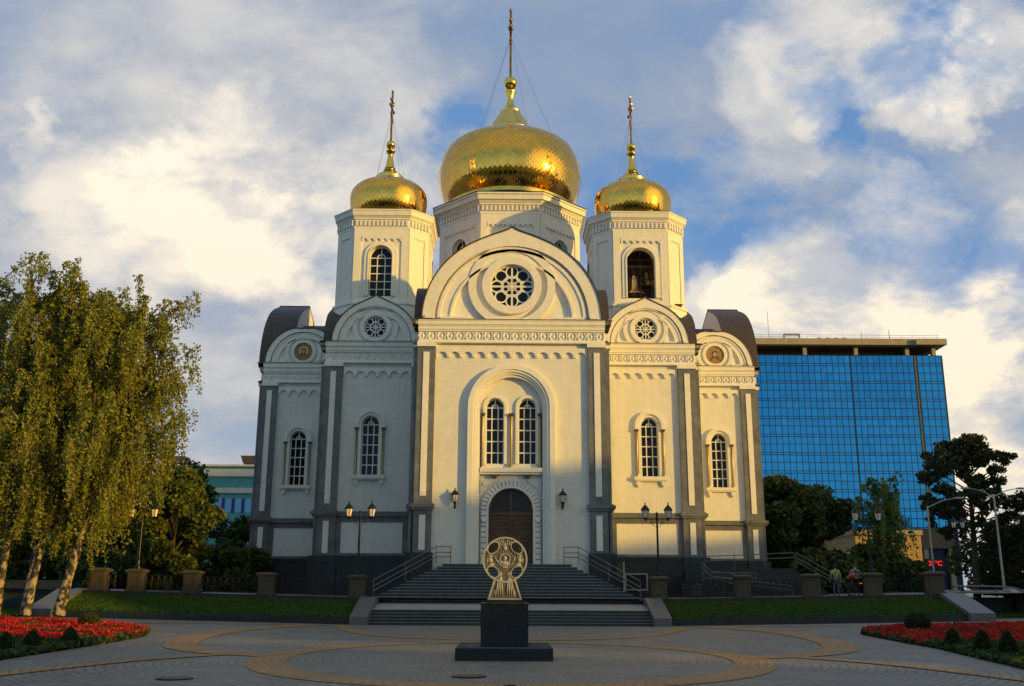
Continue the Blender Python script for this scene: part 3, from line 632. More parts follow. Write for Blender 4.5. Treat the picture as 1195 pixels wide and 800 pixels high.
# --- towers
def oct_pts(h, f):  # chamfered square, half h, half front face f
    return [(-f, -h), (f, -h), (h, -f), (h, f), (f, h), (-f, h), (-h, f), (-h, -f)]
def oct_band(mb, h, f, z0, z1, k=0.0):
    a = oct_pts(h, f); b = oct_pts(h+k, f+k*.414)
    n = 8; mb.add([(p[0], p[1], z0) for p in a]+[(p[0], p[1], z1) for p in b], [(i, (i+1) % n, n+(i+1) % n, n+i) for i in range(n)]+[tuple(range(n))[::-1], tuple(range(n, 2*n))])
def onion(prof, n, name, parent, jit=.0022):
    """diamond sheets laid round the bulb, every other row shifted by half a sheet"""
    P_ = np.array(prof); seg = np.hypot(np.diff(P_[:, 0]), np.diff(P_[:, 1])); s = np.concatenate([[0], np.cumsum(seg)])
    rmax = P_[:, 0].max(); rows = []; t = 0; 
    while t < s[-1]:
        r = np.interp(t, s, P_[:, 0]); z = np.interp(t, s, P_[:, 1]); rows.append((r, z)); t += max(.05, PI*r/n*.95)*1.0
    rows.append((P_[-1, 0], P_[-1, 1])); mb = MB(); vs = []; 
    for i, (r, z) in enumerate(rows):
        for k in range(n):
            a = 2*PI*(k+(i % 2)*.5)/n; rr = r*(1+random.gauss(0, jit*.12)); vs.append((rr*math.cos(a), rr*math.sin(a), z))
    V = []; F = []
    def idx(i, k): return i*n+k % n
    for i in range(len(rows)-2):
        for k in range(n):
            if i % 2 == 0: q = (idx(i, k+1), idx(i+1, k+1), idx(i+2, k+1), idx(i+1, k))
            else: q = (idx(i, k), idx(i+1, k+1), idx(i+2, k), idx(i+1, k))
            c = len(V); V += [vs[j] for j in q]; v0 = V[c]; V[c] = (v0[0]*1.003, v0[1]*1.003, v0[2]-.009); F.append((c, c+1, c+2, c+3))
    for k in range(n):
        c = len(V); V += [vs[idx(0, k)], vs[idx(0, k+1)], vs[idx(1, k)]]; F.append((c, c+1, c+2))
    mb.add(V, F); return P(mb, name, 'gold', parent, side=False)
def spline_prof(pts, per=8):
    L_ = smooth_line([(a, b) for a, b in pts], per); return [(max(.02, p.x), p.y) for p in L_]
def cross(name, z0, z1, parent, rz, bar):
    H_ = z1-z0; mb = MB(); mb.M = Matrix.Rotation(rz, 4, 'Z')
    t = H_*.012+.02; mb.box(-t, t, -t, t, z0, z1)
    for zf, w_ in ((.80, .09), (.66, .17)):
        z = z0+H_*zf; mb.box(-w_*H_, w_*H_, -t*.9, t*.9, z-t, z+t)
        for k in (-1, 1): mb.ball((k*w_*H_, 0, z), t*1.9, 8, 6)
    z = z0+H_*.46; w_ = .09*H_; mb.add([(-w_, -t, z+.12*H_*.5), (w_, -t, z-.06*H_), (w_, t, z-.06*H_), (-w_, t, z+.06*H_), (-w_, -t, z+.06*H_+2*t), (w_, -t, z-.06*H_+2*t), (w_, t, z-.06*H_+2*t), (-w_, t, z+.06*H_+2*t)], [(0,3,2,1),(4,5,6,7),(0,1,5,4),(1,2,6,5),(2,3,7,6),(3,0,4,7)])
    mb.ball((0, 0, z0+H_*.73), t*2.6, 12, 8); mb.ball((0, 0, z1), t*1.6, 8, 6)
    mb.tube([(x, 0, z0+H_*.16+.5*abs(x)*1.6) for x in np.linspace(-.07*H_, .07*H_, 9)], t*.8, 6)
    return P(mb, name, 'cross', parent, side=False)
def tower(cx, cy, bell):
    h, f = 3.3, 1.98; T = Matrix.Translation((cx, cy, 0)); hw = 1.02 if bell else .83
    tw = MB(); tw.M = T
    oct_band(tw, h+.16, f+.08, 18.4, 21.55); oct_band(tw, h+.24, f+.12, 21.55, 21.72)
    faces = []
    zt = 27.75
    for k in range(4):
        R_ = T @ Matrix.Rotation(k*PI/2, 4, 'Z')
        m_ = MB(); m_.M = R_ @ Matrix.Translation((0, -h, 0)); zs_ = 26.0-hw
        m_.slab(rect(-f, f, 21.72, zt), [arch(0, hw, 22.2, zs_, 20)], -.5, 0)
        # raised border of the face
        m_.slab(rect(-f, f, 21.75, 27.3), [rect(-f+.52, f-.52, 22.0, 26.75)], 0, .09)
        m_.slab(u_ring(0, hw+.34, hw+.0, 22.2, zs_), [], -.05, .15); m_.slab(u_ring(0, hw+.10, hw-.0, 22.2, zs_), [], .1, .22)
        tw.M = None; tw.add(m_.v, m_.f)
        m_ = MB(); m_.M = R_
        # chamfer with a sunk panel
        a, b = Vector((f, -h)), Vector((h, -f)); d = (b-a); L_ = d.length; ang = math.atan2(d.y, d.x)
        q = MB(); q.M = R_ @ Matrix.Translation((a.x, a.y, 0)) @ Matrix.Rotation(ang, 4, 'Z')
        q.slab(rect(0, L_, 21.72, zt), [], -.3, 0); q.slab(rect(0.02, L_-.02, 21.75, 27.3), [rect(.42, L_-.42, 22.1, 26.7)], 0, .08)
        q.slab(rect(.3, L_-.3, 18.8, 21.2), [rect(.5, L_-.5, 19.2, 20.9)], .1, .30)
        tw.add(q.v, q.f)
        q = MB(); q.M = R_ @ Matrix.Translation((0, -h-.16, 0)); q.slab(rect(-f+.1, f-.1, 18.8, 21.35), [rect(-f+.45, f-.45, 19.2, 21.0)], 0, .08); tw.add(q.v, q.f)
    o = P(tw, 'bell_tower' if bell else 'tower', 'trim', None, True, side=False)
    if o in SIDE_PARTS: SIDE_PARTS.remove(o)
    # arcature + dentils + cornice
    c = MB()
    for k in range(4):
        R_ = T @ Matrix.Rotation(k*PI/2, 4, 'Z'); a_ = f-.56; n_ = 6; w_ = 2*a_/n_; pts = [(a_, 26.76), (-a_, 26.76), (-a_, 26.36)]
        for i in range(n_):
            x = -a_+(i+.5)*w_; pts += [(x-w_*.36, 26.36)]+arc(x, 26.38, w_*.36, 180, 0, 8)+[(x+w_*.36, 26.36)]
        pts.append((a_, 26.36)); q = MB(); q.M = R_ @ Matrix.Translation((0, -h, 0)); q.slab(pts[::-1], [], 0, .12); c.add(q.v, q.f)
        for ln, Mx in ((2*f, R_ @ Matrix.Translation((-f, -h, 0))), (math.hypot(h-f, h-f), R_ @ Matrix.Translation((f, -h, 0)) @ Matrix.Rotation(PI/4, 4, 'Z'))):
            q = MB(); q.M = Mx; n_ = max(2, round(ln/.30)); w_ = ln/n_
            for i in range(n_): q.slab(rect((i+.28)*w_, (i+.78)*w_, 27.5, 27.95), [], .02, .20)
            c.add(q.v, q.f)
    c.M = T
    for z0, z1, kk, sl in ((27.3, 27.48, .10, 0), (27.48, 28.02, .04, 0), (28.02, 28.14, .16, 0), (28.14, 28.28, .18, .12), (28.28, 28.62, .33, .05), (28.62, 28.74, .42, 0)):
        oct_band(c, h+kk, f+kk*.414, z0, z1, sl)
    P(c, 'tower_cornice', 'trim', o, side=False)
    fl = MB(); fl.M = T; oct_band(fl, h+.46, f+.18, 28.742, 28.80, -.1); n = 8
    a = oct_pts(h+.35, f+.14); fl.add([(p[0], p[1], 28.80) for p in a]+[(0, 0, 29.6)], [(i, (i+1) % 8, 8) for i in range(8)]); P(fl, 'tower_roof', 'rusty', o, side=False)
    return o, T, h, hw
def dome(cx, cy, prof, ntile, ballz, ballr, crossz, neck, guys, rz, base):
    e = bpy.data.objects.new('dome', None)
    COL.objects.link(e); e.parent = church; e.location = (cx, cy, 0)
    onion(spline_prof(prof), ntile, 'dome_shell', e)
    b = MB(); b.lathe(base, 64); P(b, 'dome_ring', 'goldp', e, True, side=False)
    b = MB(); b.lathe(neck, 24); P(b, 'finial', 'goldp', e, True, side=False)
    b = MB(); b.ball((0, 0, ballz), ballr, 24, 16); P(b, 'ball', 'goldp', e, 'all', side=False)
    cross('cross', ballz+ballr*.9, crossz, e, rz, .3)
    w_ = MB(); zt = ballz+(crossz-ballz)*.62
    for k in range(4):
        a = PI/4+k*PI/2+.2; r_, z_ = guys; w_.tube([(0, 0, zt), (r_*math.cos(a), r_*math.sin(a), z_)], .008 if r_ < 3 else .012, 4)
    P(w_, 'guy_wire', 'steel', e, side=False)
    return e
TX, TY = 9.42, -8.6
tprof = [(2.45, 28.95), (2.72, 29.5), (2.90, 30.2), (2.95, 30.9), (2.83, 31.4), (2.48, 31.82), (1.95, 32.12), (1.4, 32.38), (1.02, 32.62)]
tneck = [(1.08, 32.45), (1.12, 32.72), (.98, 32.9), (.60, 33.0), (.46, 33.2), (.52, 33.3), (.40, 33.42), (.44, 33.5), (.34, 33.7), (.26, 34.2), (.20, 34.5), (.20, 34.6), (.20, 34.72), (.34, 34.9), (.36, 35.0), (.22, 35.2), (.14, 35.3)]
for sg, bell in ((-1, False), (1, True)):
    o, T, h, hw = tower(sg*TX, TY, bell)
    zs_ = 26.0-hw
    for k in range(4):
        R_ = T @ Matrix.Rotation(k*PI/2, 4, 'Z') @ Matrix.Translation((0, -h, 0))
        if not bell: window(0, 0, hw-.002, 22.2, zs_, .35, cols=False, rows=5, parent=None, ringw=.02, sill=False, Mx=R_); 
        else:
            r_ = MB(); r_.M = R_
            for z in (22.9, 23.75, 25.2): r_.slab(rect(-hw, hw, z-.025, z+.025), [], -.30, -.26)
            r_.slab(rect(-.02, .02, 22.2, 25.9), [], -.31, -.27); P(r_, 'railing', 'iron', o, side=False)
    if bell:
        b = MB(); b.M = T; b.lathe([(.02, 24.3), (.28, 24.28), (.36, 24.1), (.42, 23.6), (.55, 23.2), (.78, 22.9), (.80, 22.82), (.70, 22.84)], 28, (-.35, -2.0, 0)); P(b, 'bell', 'bell', o, True, side=False)
        b = MB(); b.M = T; b.lathe([(.02, 24.8), (.2, 24.78), (.26, 24.6), (.32, 24.3), (.52, 23.9), (.5, 23.88)], 24, (.7, -1.6, 0)); P(b, 'bell', 'bell', o, True, side=False)
        b = MB(); b.M = T; b.box(-2.6, 2.6, -2.1, -1.9, 24.9, 25.1); b.box(-.38, -.32, -2.03, -1.97, 24.2, 25); b.box(.67, .73, -1.63, -1.57, 24.7, 25); b.box(-3, 3, -3, 3, 21.8, 21.9); P(b, 'bell_beam', 'wood', o, side=False)
        # solid inner core keeps the loft dark behind the bells
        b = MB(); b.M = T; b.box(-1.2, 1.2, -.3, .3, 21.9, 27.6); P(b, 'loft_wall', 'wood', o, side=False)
    else:
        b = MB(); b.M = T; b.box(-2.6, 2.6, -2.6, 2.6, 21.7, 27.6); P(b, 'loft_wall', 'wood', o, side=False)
    dome(sg*TX, TY, tprof, 54, 35.55, .36, 40.15 if sg < 0 else 39.9, tneck, (1.5, 32.35), rad(87 if sg < 0 else 93), [(2.2, 28.8), (2.62, 28.85), (2.62, 29.0), (2.45, 29.05), (2.45, 29.2)])

# --- central drum
DR = 5.73; dm = MB(); hf = DR*math.tan(PI/8)
for k in range(8):
    R_ = Matrix.Rotation(k*PI/4, 4, 'Z') @ Matrix.Translation((0, -DR, 0)); q = MB(); q.M = R_
    q.slab(rect(-hf, hf, 20, 32), [arch(0, .8, 26.0, 28.6, 16)], -.5, 0); q.slab(rect(-hf, hf, 20, 31.0), [rect(-hf+.55, hf-.55, 24.5, 30.3)], 0, .09)
    q.slab(u_ring(0, 1.15, .8, 26, 28.6), [], -.05, .12); dm.add(q.v, q.f)
do = P(dm, 'drum', 'trim', None, True, side=False)
if do in SIDE_PARTS: SIDE_PARTS.remove(do)
for k in range(8):
    R_ = Matrix.Rotation(k*PI/4, 4, 'Z') @ Matrix.Translation((0, -DR, 0))
    window(0, 0, .798, 26.0, 28.6, .3, cols=False, rows=3, parent=None, ringw=.02, sill=False, Mx=R_)
dc = MB()
for k in range(8):
    R_ = Matrix.Rotation(k*PI/4, 4, 'Z') @ Matrix.Translation((0, -DR, 0)); q = MB(); q.M = R_; a_ = hf-.58; n_ = 9; w_ = 2*a_/n_; pts = [(a_, 30.32), (-a_, 30.32), (-a_, 29.95)]
    for i in range(n_):
        x = -a_+(i+.5)*w_; pts += [(x-w_*.36, 29.95)]+arc(x, 29.97, w_*.36, 180, 0, 8)+[(x+w_*.36, 29.95)]
    pts.append((a_, 29.95)); q.slab(pts[::-1], [], 0, .12)
    n_ = 14; w_ = 2*hf/n_
    for i in range(n_): q.slab(rect(-hf+(i+.28)*w_, -hf+(i+.78)*w_, 31.25, 31.72), [], .02, .2)
    dc.add(q.v, q.f)
for z0, z1, k0, k1 in ((31.0, 31.2, .12, .12), (31.2, 31.76, .05, .05), (31.76, 31.9, .22, .22), (31.9, 32.1, .26, .42), (32.1, 32.5, .55, .6), (32.5, 32.62, .70, .70)):
    c8 = 1/math.cos(PI/8); dc.lathe([(0, z0), ((DR+k0)*c8, z0), ((DR+k1)*c8, z1), (0, z1)], 8, ph=PI/8)
P(dc, 'drum_cornice', 'trim', do, side=False)
dr_ = MB(); c8 = 1/math.cos(PI/8); dr_.lathe([((DR+.68)*c8, 32.625), ((DR+.73)*c8, 32.70), (4.6, 33.6)], 8, ph=PI/8); P(dr_, 'drum_roof', 'rusty', do, side=False)
mprof = [(5.15, 33.5), (5.75, 34.5), (6.08, 35.6), (6.17, 36.6), (5.95, 37.8), (5.5, 38.75), (4.7, 39.4), (3.6, 39.95), (2.6, 40.35), (1.9, 40.75)]
mneck = [(2.12, 40.5), (2.18, 40.78), (2.0, 41.0), (1.92, 41.15), (1.58, 41.75), (1.25, 42.3), (.98, 42.75), (1.0, 42.85), (.80, 42.98), (.45, 43.4), (.26, 44.05), (.25, 44.2), (.50, 44.75), (.52, 44.9), (.3, 45.15), (.22, 45.25)]
dome(0, 0, mprof, 88, 45.75, .60, 53.1, mneck, (4.2, 39.75), rad(89), [(4.9, 33.2), (5.45, 33.25), (5.45, 33.55), (5.2, 33.6), (5.2, 33.9)])

# ------------------------------------------------------------------ terrace, steps, grass bank
ZT = 1.32
def terr(x): return ZT+.022*max(0, abs(x)-8)
def strip_x(name, m, x0, x1, f_front, f_back, step=2.0):
    """sheet between two (y,z) lines given as functions of x"""
    n = max(1, int(abs(x1-x0)/step)); mb = MB(); vs = []
    for i in range(n+1):
        x = x0+(x1-x0)*i/n; vs += [(x,)+f_front(x), (x,)+f_back(x)]
    mb.add(vs, [(2*i, 2*i+2, 2*i+3, 2*i+1) for i in range(n)]); return mb.build(name, m)
XE = 23.5
# terrace deck behind the bank
mb = MB(); xsd = [-70, -40, -30]+list(np.arange(-24, 24.1, 4))+[30, 40, 70]
vs = []
for x in xsd:
    for y in (56.0, 61, 75, 110): vs.append((x, y, terr(x) if abs(x) < 50 else 1.4))
mb.add(vs, [(i*4+k, (i+1)*4+k, (i+1)*4+k+1, i*4+k+1) for i in range(len(xsd)-1) for k in range(3)])
tag(mb.build('terrace_ground', M['slabg']), kind='structure')
# retaining walls with kerb, lawn bank between
FLX = 7.75
for sg in (-1, 1):
    a, b = sorted((sg*FLX, sg*XE)); side = 'left' if sg < 0 else 'right'
    kb = MB()
    n = 12
    for i in range(n):
        x0 = a+(b-a)*i/n; x1 = a+(b-a)*(i+1)/n; zk = float(g((x0+x1)/2, 52.5))
        zt0, zt1 = float(g(x0, 52.5)), float(g(x1, 52.5))
        kb.add([(x0, 52.3, zt0-.3), (x1, 52.3, zt1-.3), (x1, 52.3, zt1+.36), (x0, 52.3, zt0+.36), (x1, 52.7, zt1+.36), (x0, 52.7, zt0+.36), (x1, 52.7, zt1-.3), (x0, 52.7, zt0-.3)], [(0, 1, 2, 3), (3, 2, 4, 5), (5, 4, 6, 7)]+([(0, 3, 5, 7)] if i == 0 else [])+([(1, 6, 4, 2)] if i == n-1 else []))
    tag(kb.build('low_kerb_wall', M['plinth']), 'low dark granite kerb wall along the foot of the %s grass bank' % side, 'low wall', 'low kerb walls')
    up_ = MB()
    for i in range(n):
        x0 = a+(b-a)*i/n; x1 = a+(b-a)*(i+1)/n; z0_, z1_ = terr(x0), terr(x1)
        up_.add([(x0, 55.5, z0_-.6), (x1, 55.5, z1_-.6), (x1, 55.5, z1_+.02), (x0, 55.5, z0_+.02), (x1, 56.1, z1_+.02), (x0, 56.1, z0_+.02)], [(0, 1, 2, 3), (3, 2, 4, 5)])
    tag(up_.build('retaining_wall', M['plinth']), 'dark granite retaining wall above the %s grass bank, carrying the balustrade' % side, 'wall', 'retaining walls')
    bank = lambda t: None
    soil = strip_x('grass_bank', M['grass_soil'], a+.01, b-.01, lambda x: (52.7, float(g(x, 52.5))+.34), lambda x: (55.5, terr(x)-.20)); tag(soil, kind='structure')
    Pn = scatter([(a, 52.7), (b, 52.7), (b, 55.5), (a, 55.5)], 46000)
    t = (Pn[:, 1]-52.7)/2.8; zb_ = g(Pn[:, 0], 52.5)+.34; ze_ = ZT+.022*np.maximum(0, np.abs(Pn[:, 0])-8)-.20
    C = np.column_stack([Pn, zb_+(ze_-zb_)*t+.03]); dirs = np.tile([0, 0, 1.0], (len(C), 1))+RNG.normal(0, .35, (len(C), 3))
    tag(quads('grass', C, RNG.uniform(.07, .15, len(C)), M['grassleaf'], dirs=dirs, aspect=1.1), 'mown green grass on the %s bank below the church balustrade' % side, 'grass', kind='stuff')
    # sloping cheek slabs at both ends of the bank
    for x0, x1, nm, wh in ((FLX-.45, FLX+.45, 'cheek_wall', 'beside the broad lower steps'), (XE-.1, XE+1.2, 'cheek_wall', 'at the outer end of the grass bank')):
        x0, x1 = sorted((sg*x0, sg*x1)); zf = float(g((x0+x1)/2, 52.5)); zb2 = terr((x0+x1)/2)+.06; ck = MB()
        ck.add([(x0, 52.0, -.1), (x1, 52.0, -.1), (x1, 52.0, zf+.40), (x0, 52.0, zf+.40), (x0, 55.4, zb2), (x1, 55.4, zb2), (x0, 56.2, zb2), (x1, 56.2, zb2), (x0, 56.2, -.1), (x1, 56.2, -.1)],
               [(0, 1, 2, 3), (3, 2, 5, 4), (4, 5, 7, 6), (6, 7, 9, 8), (0, 3, 4, 6, 8), (1, 9, 7, 5, 2)])
        tag(ck.build(nm, M['slabg']), 'sloping grey granite slab %s, %s side' % (wh, side), 'cheek wall', 'sloping end slabs')
# lower flight
lf = thing('lower_steps', 'broad dark granite flight of five steps rising from the plaza', 'steps', (0, 52.35, 0))
mb = MB(); ns = MB()
for i in range(5):
    mb.box(-FLX+.45, FLX-.45, i*.33, 2.2, i*.15, (i+1)*.15-.03); ns.box(-FLX+.45, FLX-.45, i*.33-.03, 2.2 if i == 4 else (i+1)*.33+.02, (i+1)*.15-.03, (i+1)*.15)
mb.build('step_block', M['step'], lf); ns.build('tread', M['nosing'], lf)
# sloping forecourt between the flights
mb = MB(); mb.add([(-FLX+.45, 53.95, .752), (FLX-.45, 53.95, .752), (FLX-.45, 56.7, 1.10), (-FLX+.45, 56.7, 1.10)], [(0, 1, 2, 3)])
mb.add([(-FLX-1, 56.7, 1.10), (FLX+1, 56.7, 1.10), (FLX+1, 61, 1.2), (-FLX-1, 61, 1.2)], [(0, 1, 2, 3)])
tag(mb.build('forecourt_pavement', M['concrete']), kind='structure')
# upper pyramid flight
uf = thing('upper_steps', 'tall pyramid of dark granite steps narrowing up to the church door', 'steps', (-.22, 61.0, 0))
mb = MB(); ns = MB(); nst = 13; rise = (3.30-1.06)/nst
for i in range(nst):
    hw_ = 7.75-i*.325; yf = -4.35+i*.32; z0_ = 1.06+i*rise
    mb.box(-hw_, hw_, yf, 1.2, z0_-.05, z0_+rise-.055)
    ns.box(-hw_-.02, hw_+.02, yf-.03, yf+.36 if i < nst-1 else 1.2, z0_+rise-.055, z0_+rise)
    for s in (-1, 1): 
        x0, x1 = sorted((s*(hw_-.34), s*(hw_+.02))); ns.box(x0, x1, yf+.36, 1.2, z0_+rise-.055, z0_+rise)
mb.build('step_block', M['step'], uf); ns.build('tread', M['nosing'], uf)
# church side walls of the stair landing
# stair handrails
for sg in (-1, 1):
    hr = thing('stair_handrail', 'steel handrail with three rails running down the %s edge of the upper steps' % ('left' if sg < 0 else 'right'), 'handrail', (-.22, 61.0, 0), 0, 'handrails on the upper steps')
    top = (sg*3.75, -.55, 3.3); k1 = (sg*4.25, -.7, 3.3); lo = (sg*7.55, -3.6, 1.30)
    for h_ in (1.0, .66, .40):
        r = MB(); e_ = Vector((sg*3.35, -.5, 3.3+h_)); r.tube([e_, Vector(k1)+Vector((0, 0, h_)), Vector(lo)+Vector((0, 0, h_))], .028, 6); r.build('rail', M['steel'], hr)
    for t in (0.0, .5, 1.0):
        p_ = Vector(k1).lerp(Vector(lo), t); r = MB(); r.tube([p_, p_+Vector((0, 0, 1.0))], .025, 6); r.build('post', M['steel'], hr)
    r = MB(); r.tube([(sg*3.4, -.5, 3.3), (sg*3.4, -.5, 4.3)], .025, 6); r.build('post', M['steel'], hr)
    # dark granite flank walls beside the stair
    fw = MB(); x0, x1 = sorted((sg*7.2, sg*9.3)); 

# ------------------------------------------------------------------ balustrade
def pillar_label(i): return ''
LP = [(-19.9, 'left end of the left balustrade, where the bank ends', 56.4), (-17.35, 'beside the lone lamp post behind the left bank', 56.4), (-13.6, 'at the corner below the leftmost church window', 56.4), (-22.9, 'beside the outermost sloping slab near the birches', 56.4)]
pil_x = [(-22.9, 'outermost one near the birch trunks'), (-20.85, 'carrying the single lamp left of the church'), (-17.75, 'second to the left of the church wall, with lit right face'), (-13.6, 'below the outermost left window of the church'), (-8.55, 'carrying the left double lamp'),
         (8.25, 'carrying the right double lamp'), (12.9, 'below the outermost right window of the church'), (16.75, 'at the foot of the ramp rails'), (20.15, 'carrying the double lamp near the people'), (23.6, 'at the right end of the bank beside the sloping slab')]
def pillar(x, lb, y=56.5, w=.46, h=1.17):
    z = terr(x); t = thing('balustrade_pillar', 'square sandstone balustrade pillar, '+lb, 'pillar', (x, y, z), 0, 'balustrade pillars')
    mb = MB(); mb.box(-w, w, -w, w, 0, .12); mb.box(-w+.07, w-.07, -w+.07, w-.07, .12, h-.16)
    mb.slab(rect(-w+.15, w-.15, .25, h-.3), [rect(-w+.22, w-.22, .32, h-.37)], w-.075, w-.04)
    mb.build('shaft', M['sand'], t)
    mb = MB(); mb.box(-w+.02, w-.02, -w+.02, w-.02, h-.16, h-.10); mb.box(-w-.05, w+.05, -w-.05, w+.05, h-.10, h); mb.taper(0, 0, h, h+.06, w+.03, w+.03, w-.15, w-.15); mb.build('cap', M['sand'], t)
    return z+h+.06
tops = {}
for x, lb in pil_x: tops[x] = pillar(x, lb)
xsr = [p[0] for p in pil_x]
def lattice(x0, x1, lb, y=56.5):
    z = terr((x0+x1)/2); t = thing('balustrade_panel', lb, 'railing', ((x0+x1)/2, y, z), 0, 'iron balustrade panels'); h_ = (x1-x0)/2
    fr = MB()
    for a, b in ((.12, .16), (.88, .93)): fr.box(-h_, h_, -.025, .025, a, b)
    fr.build('frame', M['lattice'], t)
    bars = MB(); n = max(2, round(2*h_/.36)); w_ = 2*h_/n
    for i in range(n):
        a = -h_+i*w_; bars.tube([(a, 0, .16), (a+w_, 0, .88)], .016, 4); bars.tube([(a+w_, .02, .16), (a, .02, .88)], .016, 4); bars.tube([(a, 0, .16), (a, 0, .88)], .018, 4)
        bars.tube([(a+w_/2+.11*math.cos(q), -.01, .52+.11*math.sin(q)) for q in np.linspace(0, 2*PI, 13)], .012, 4)
    bars.build('lattice', M['lattice'], t)
labs = ['between the two leftmost pillars by the birches', 'between the single lamp and the next pillar', 'left of the church corner', 'in front of the left church wing', 'right of the right double lamp', 'below the ramp rails', 'left of the group of people', 'between the people and the outer sloping slab']
k = 0
for a, b in zip(xsr[:-1], xsr[1:]):
    if a < 0 < b: continue
    if abs(a-16.75) < .1: k += 1; continue
    lattice(a+.5, b-.5, 'dark iron lattice balustrade panel '+labs[k]); k += 1

# ------------------------------------------------------------------ lamps
def lantern(parent, x, z, s=1.0, y=0.0):
    b = MB(); b.lathe([(.02, -.16), (.05, -.12), (.03, -.06), (.10, 0), (.13, .03), (.13, .06)], 8, (x, y, z)) if s == 1 else b.lathe([(.02*s, -.16*s), (.05*s, -.12*s), (.10*s, 0), (.13*s, .05*s)], 8, (x, y, z))
    b.lathe([(.22*s, .46*s), (.27*s, .48*s), (.24*s, .55*s), (.13*s, .68*s), (.06*s, .75*s), (.03*s, .80*s), (.045*s, .84*s), (.015*s, .92*s), (.0, .96*s)], 8, (x, y, z))
    for k in range(6):
        a = k*PI/3; b.tube([(x+.135*s*math.cos(a), y+.135*s*math.sin(a), z+.05*s), (x+.222*s*math.cos(a), y+.222*s*math.sin(a), z+.47*s)], .012*s, 4)
    h_ = b.build('lantern', M['iron'], parent)
    g_ = MB(); g_.lathe([(.0, .055*s), (.125*s, .06*s), (.21*s, .465*s), (0, .465*s)], 6, (x, y, z)); g_.build('lamp_glass', M['lampglass'], h_)
def street_lamp(x, y, z, lb, heads=(-.65, .65), H_=3.1, s=1.0, group='cast iron street lamps'):
    t = thing('street_lamp', lb, 'street lamp', (x, y, z), 0, group)
    p_ = MB(); p_.lathe([(.17, 0), (.17, .12), (.10, .2), (.085, .5), (.10, .55), (.065, .62), (.055, H_*.9), (.075, H_*.92), (.05, H_), (.07, H_+.05), (.0, H_+.12)], 12); p_.build('pole', M['iron'], t)
    if heads:
        a_ = MB()
        for hx in heads:
            k = 1 if hx > 0 else -1
            a_.tube([(0, 0, H_-.35), (hx*.5, 0, H_-.32), (hx, 0, H_-.33)], .022, 6)
            a_.tube([(0, 0, H_-.75), (hx*.28, 0, H_-.68), (hx*.42, 0, H_-.48), (hx*.62, 0, H_-.38)], .016, 6)
            a_.tube([(hx*.45+.09*math.cos(q), 0, H_-.5+.09*math.sin(q)) for q in np.linspace(0, 5.2, 12)], .012, 5)
        a_.build('bracket', M['iron'], t)
        for hx in heads: lantern(t, hx, H_-.28, s)
    return t
street_lamp(-8.55, 56.5, tops[-8.55], 'black double lantern street lamp on the pillar left of the church steps', H_=3.45)
street_lamp(8.25, 56.5, tops[8.25], 'black double lantern street lamp on the pillar right of the church steps', H_=3.45)
street_lamp(20.15, 56.5, tops[20.15], 'black double lantern street lamp on the pillar in front of the young birch', H_=3.1)
street_lamp(-20.85, 56.5, tops[-20.85], 'black double lantern street lamp half hidden by the hanging birch twigs', H_=3.1)
street_lamp(33.2, 74.5, 1.4, 'far black double lantern street lamp near the dark pine', heads=(-.2, .45), H_=5.3)
street_lamp(31.2, 95, 1.4, 'small distant double lantern lamp behind the ramp under the trees', H_=3.9)
def modern_lamp(x, y, z, H_, arms, lb):
    t = thing('tall_street_light', lb, 'street light', (x, y, z), 0, 'tall grey street lights')
    p_ = MB(); p_.lathe([(.14, 0), (.12, .4), (.10, .5), (.065, H_), (0, H_)], 12); p_.build('pole', M['greypole'], t)
    for dx, dz in arms:
        a_ = MB(); a_.tube([(0, 0, H_-.1), (dx*.55, 0, H_+dz*.7), (dx, 0, H_+dz)], [.045, .035, .03], 8); a_.build('arm', M['greypole'], t)
        h_ = MB(); sg_ = 1 if dx > 0 else -1; h_.ball((dx+sg_*.35, 0, H_+dz+.02), .42, 14, 8, (1, .32, .22)); h_.build('lamp_head', M['greypole'], t, 'all')
modern_lamp(33.45, 80, 1.4, 7.1, ((2.3, .65),), 'tall grey street light with one arm in front of the glass tower entrance')
modern_lamp(38.9, 80, 1.4, 8.0, ((-1.9, .55), (1.9, .55)), 'tall grey street light with two arms in front of the dark pine')
modern_lamp(-29.2, 80, 1.4, 6.2, ((2.0, 1.2),), 'tall grey street light with one arm behind the left balustrade')
for sg in (-1, 1):
    t = thing('wall_lantern', 'black wall lantern on the white facade to the %s of the portal' % ('left' if sg < 0 else 'right'), 'wall lamp', (CX+sg*3.3+.1, 61.0-.02, 6.85), 0, 'wall lanterns beside the portal')
    b = MB(); b.box(-.06, .06, -.03, .02, -.25, .25); b.tube([(0, 0, -.1), (0, -.18, -.16), (0, -.3, -.02), (0, -.3, .05)], .02, 6); b.build('bracket', M['iron'], t); lantern(t, 0, .1, .98, -.3)

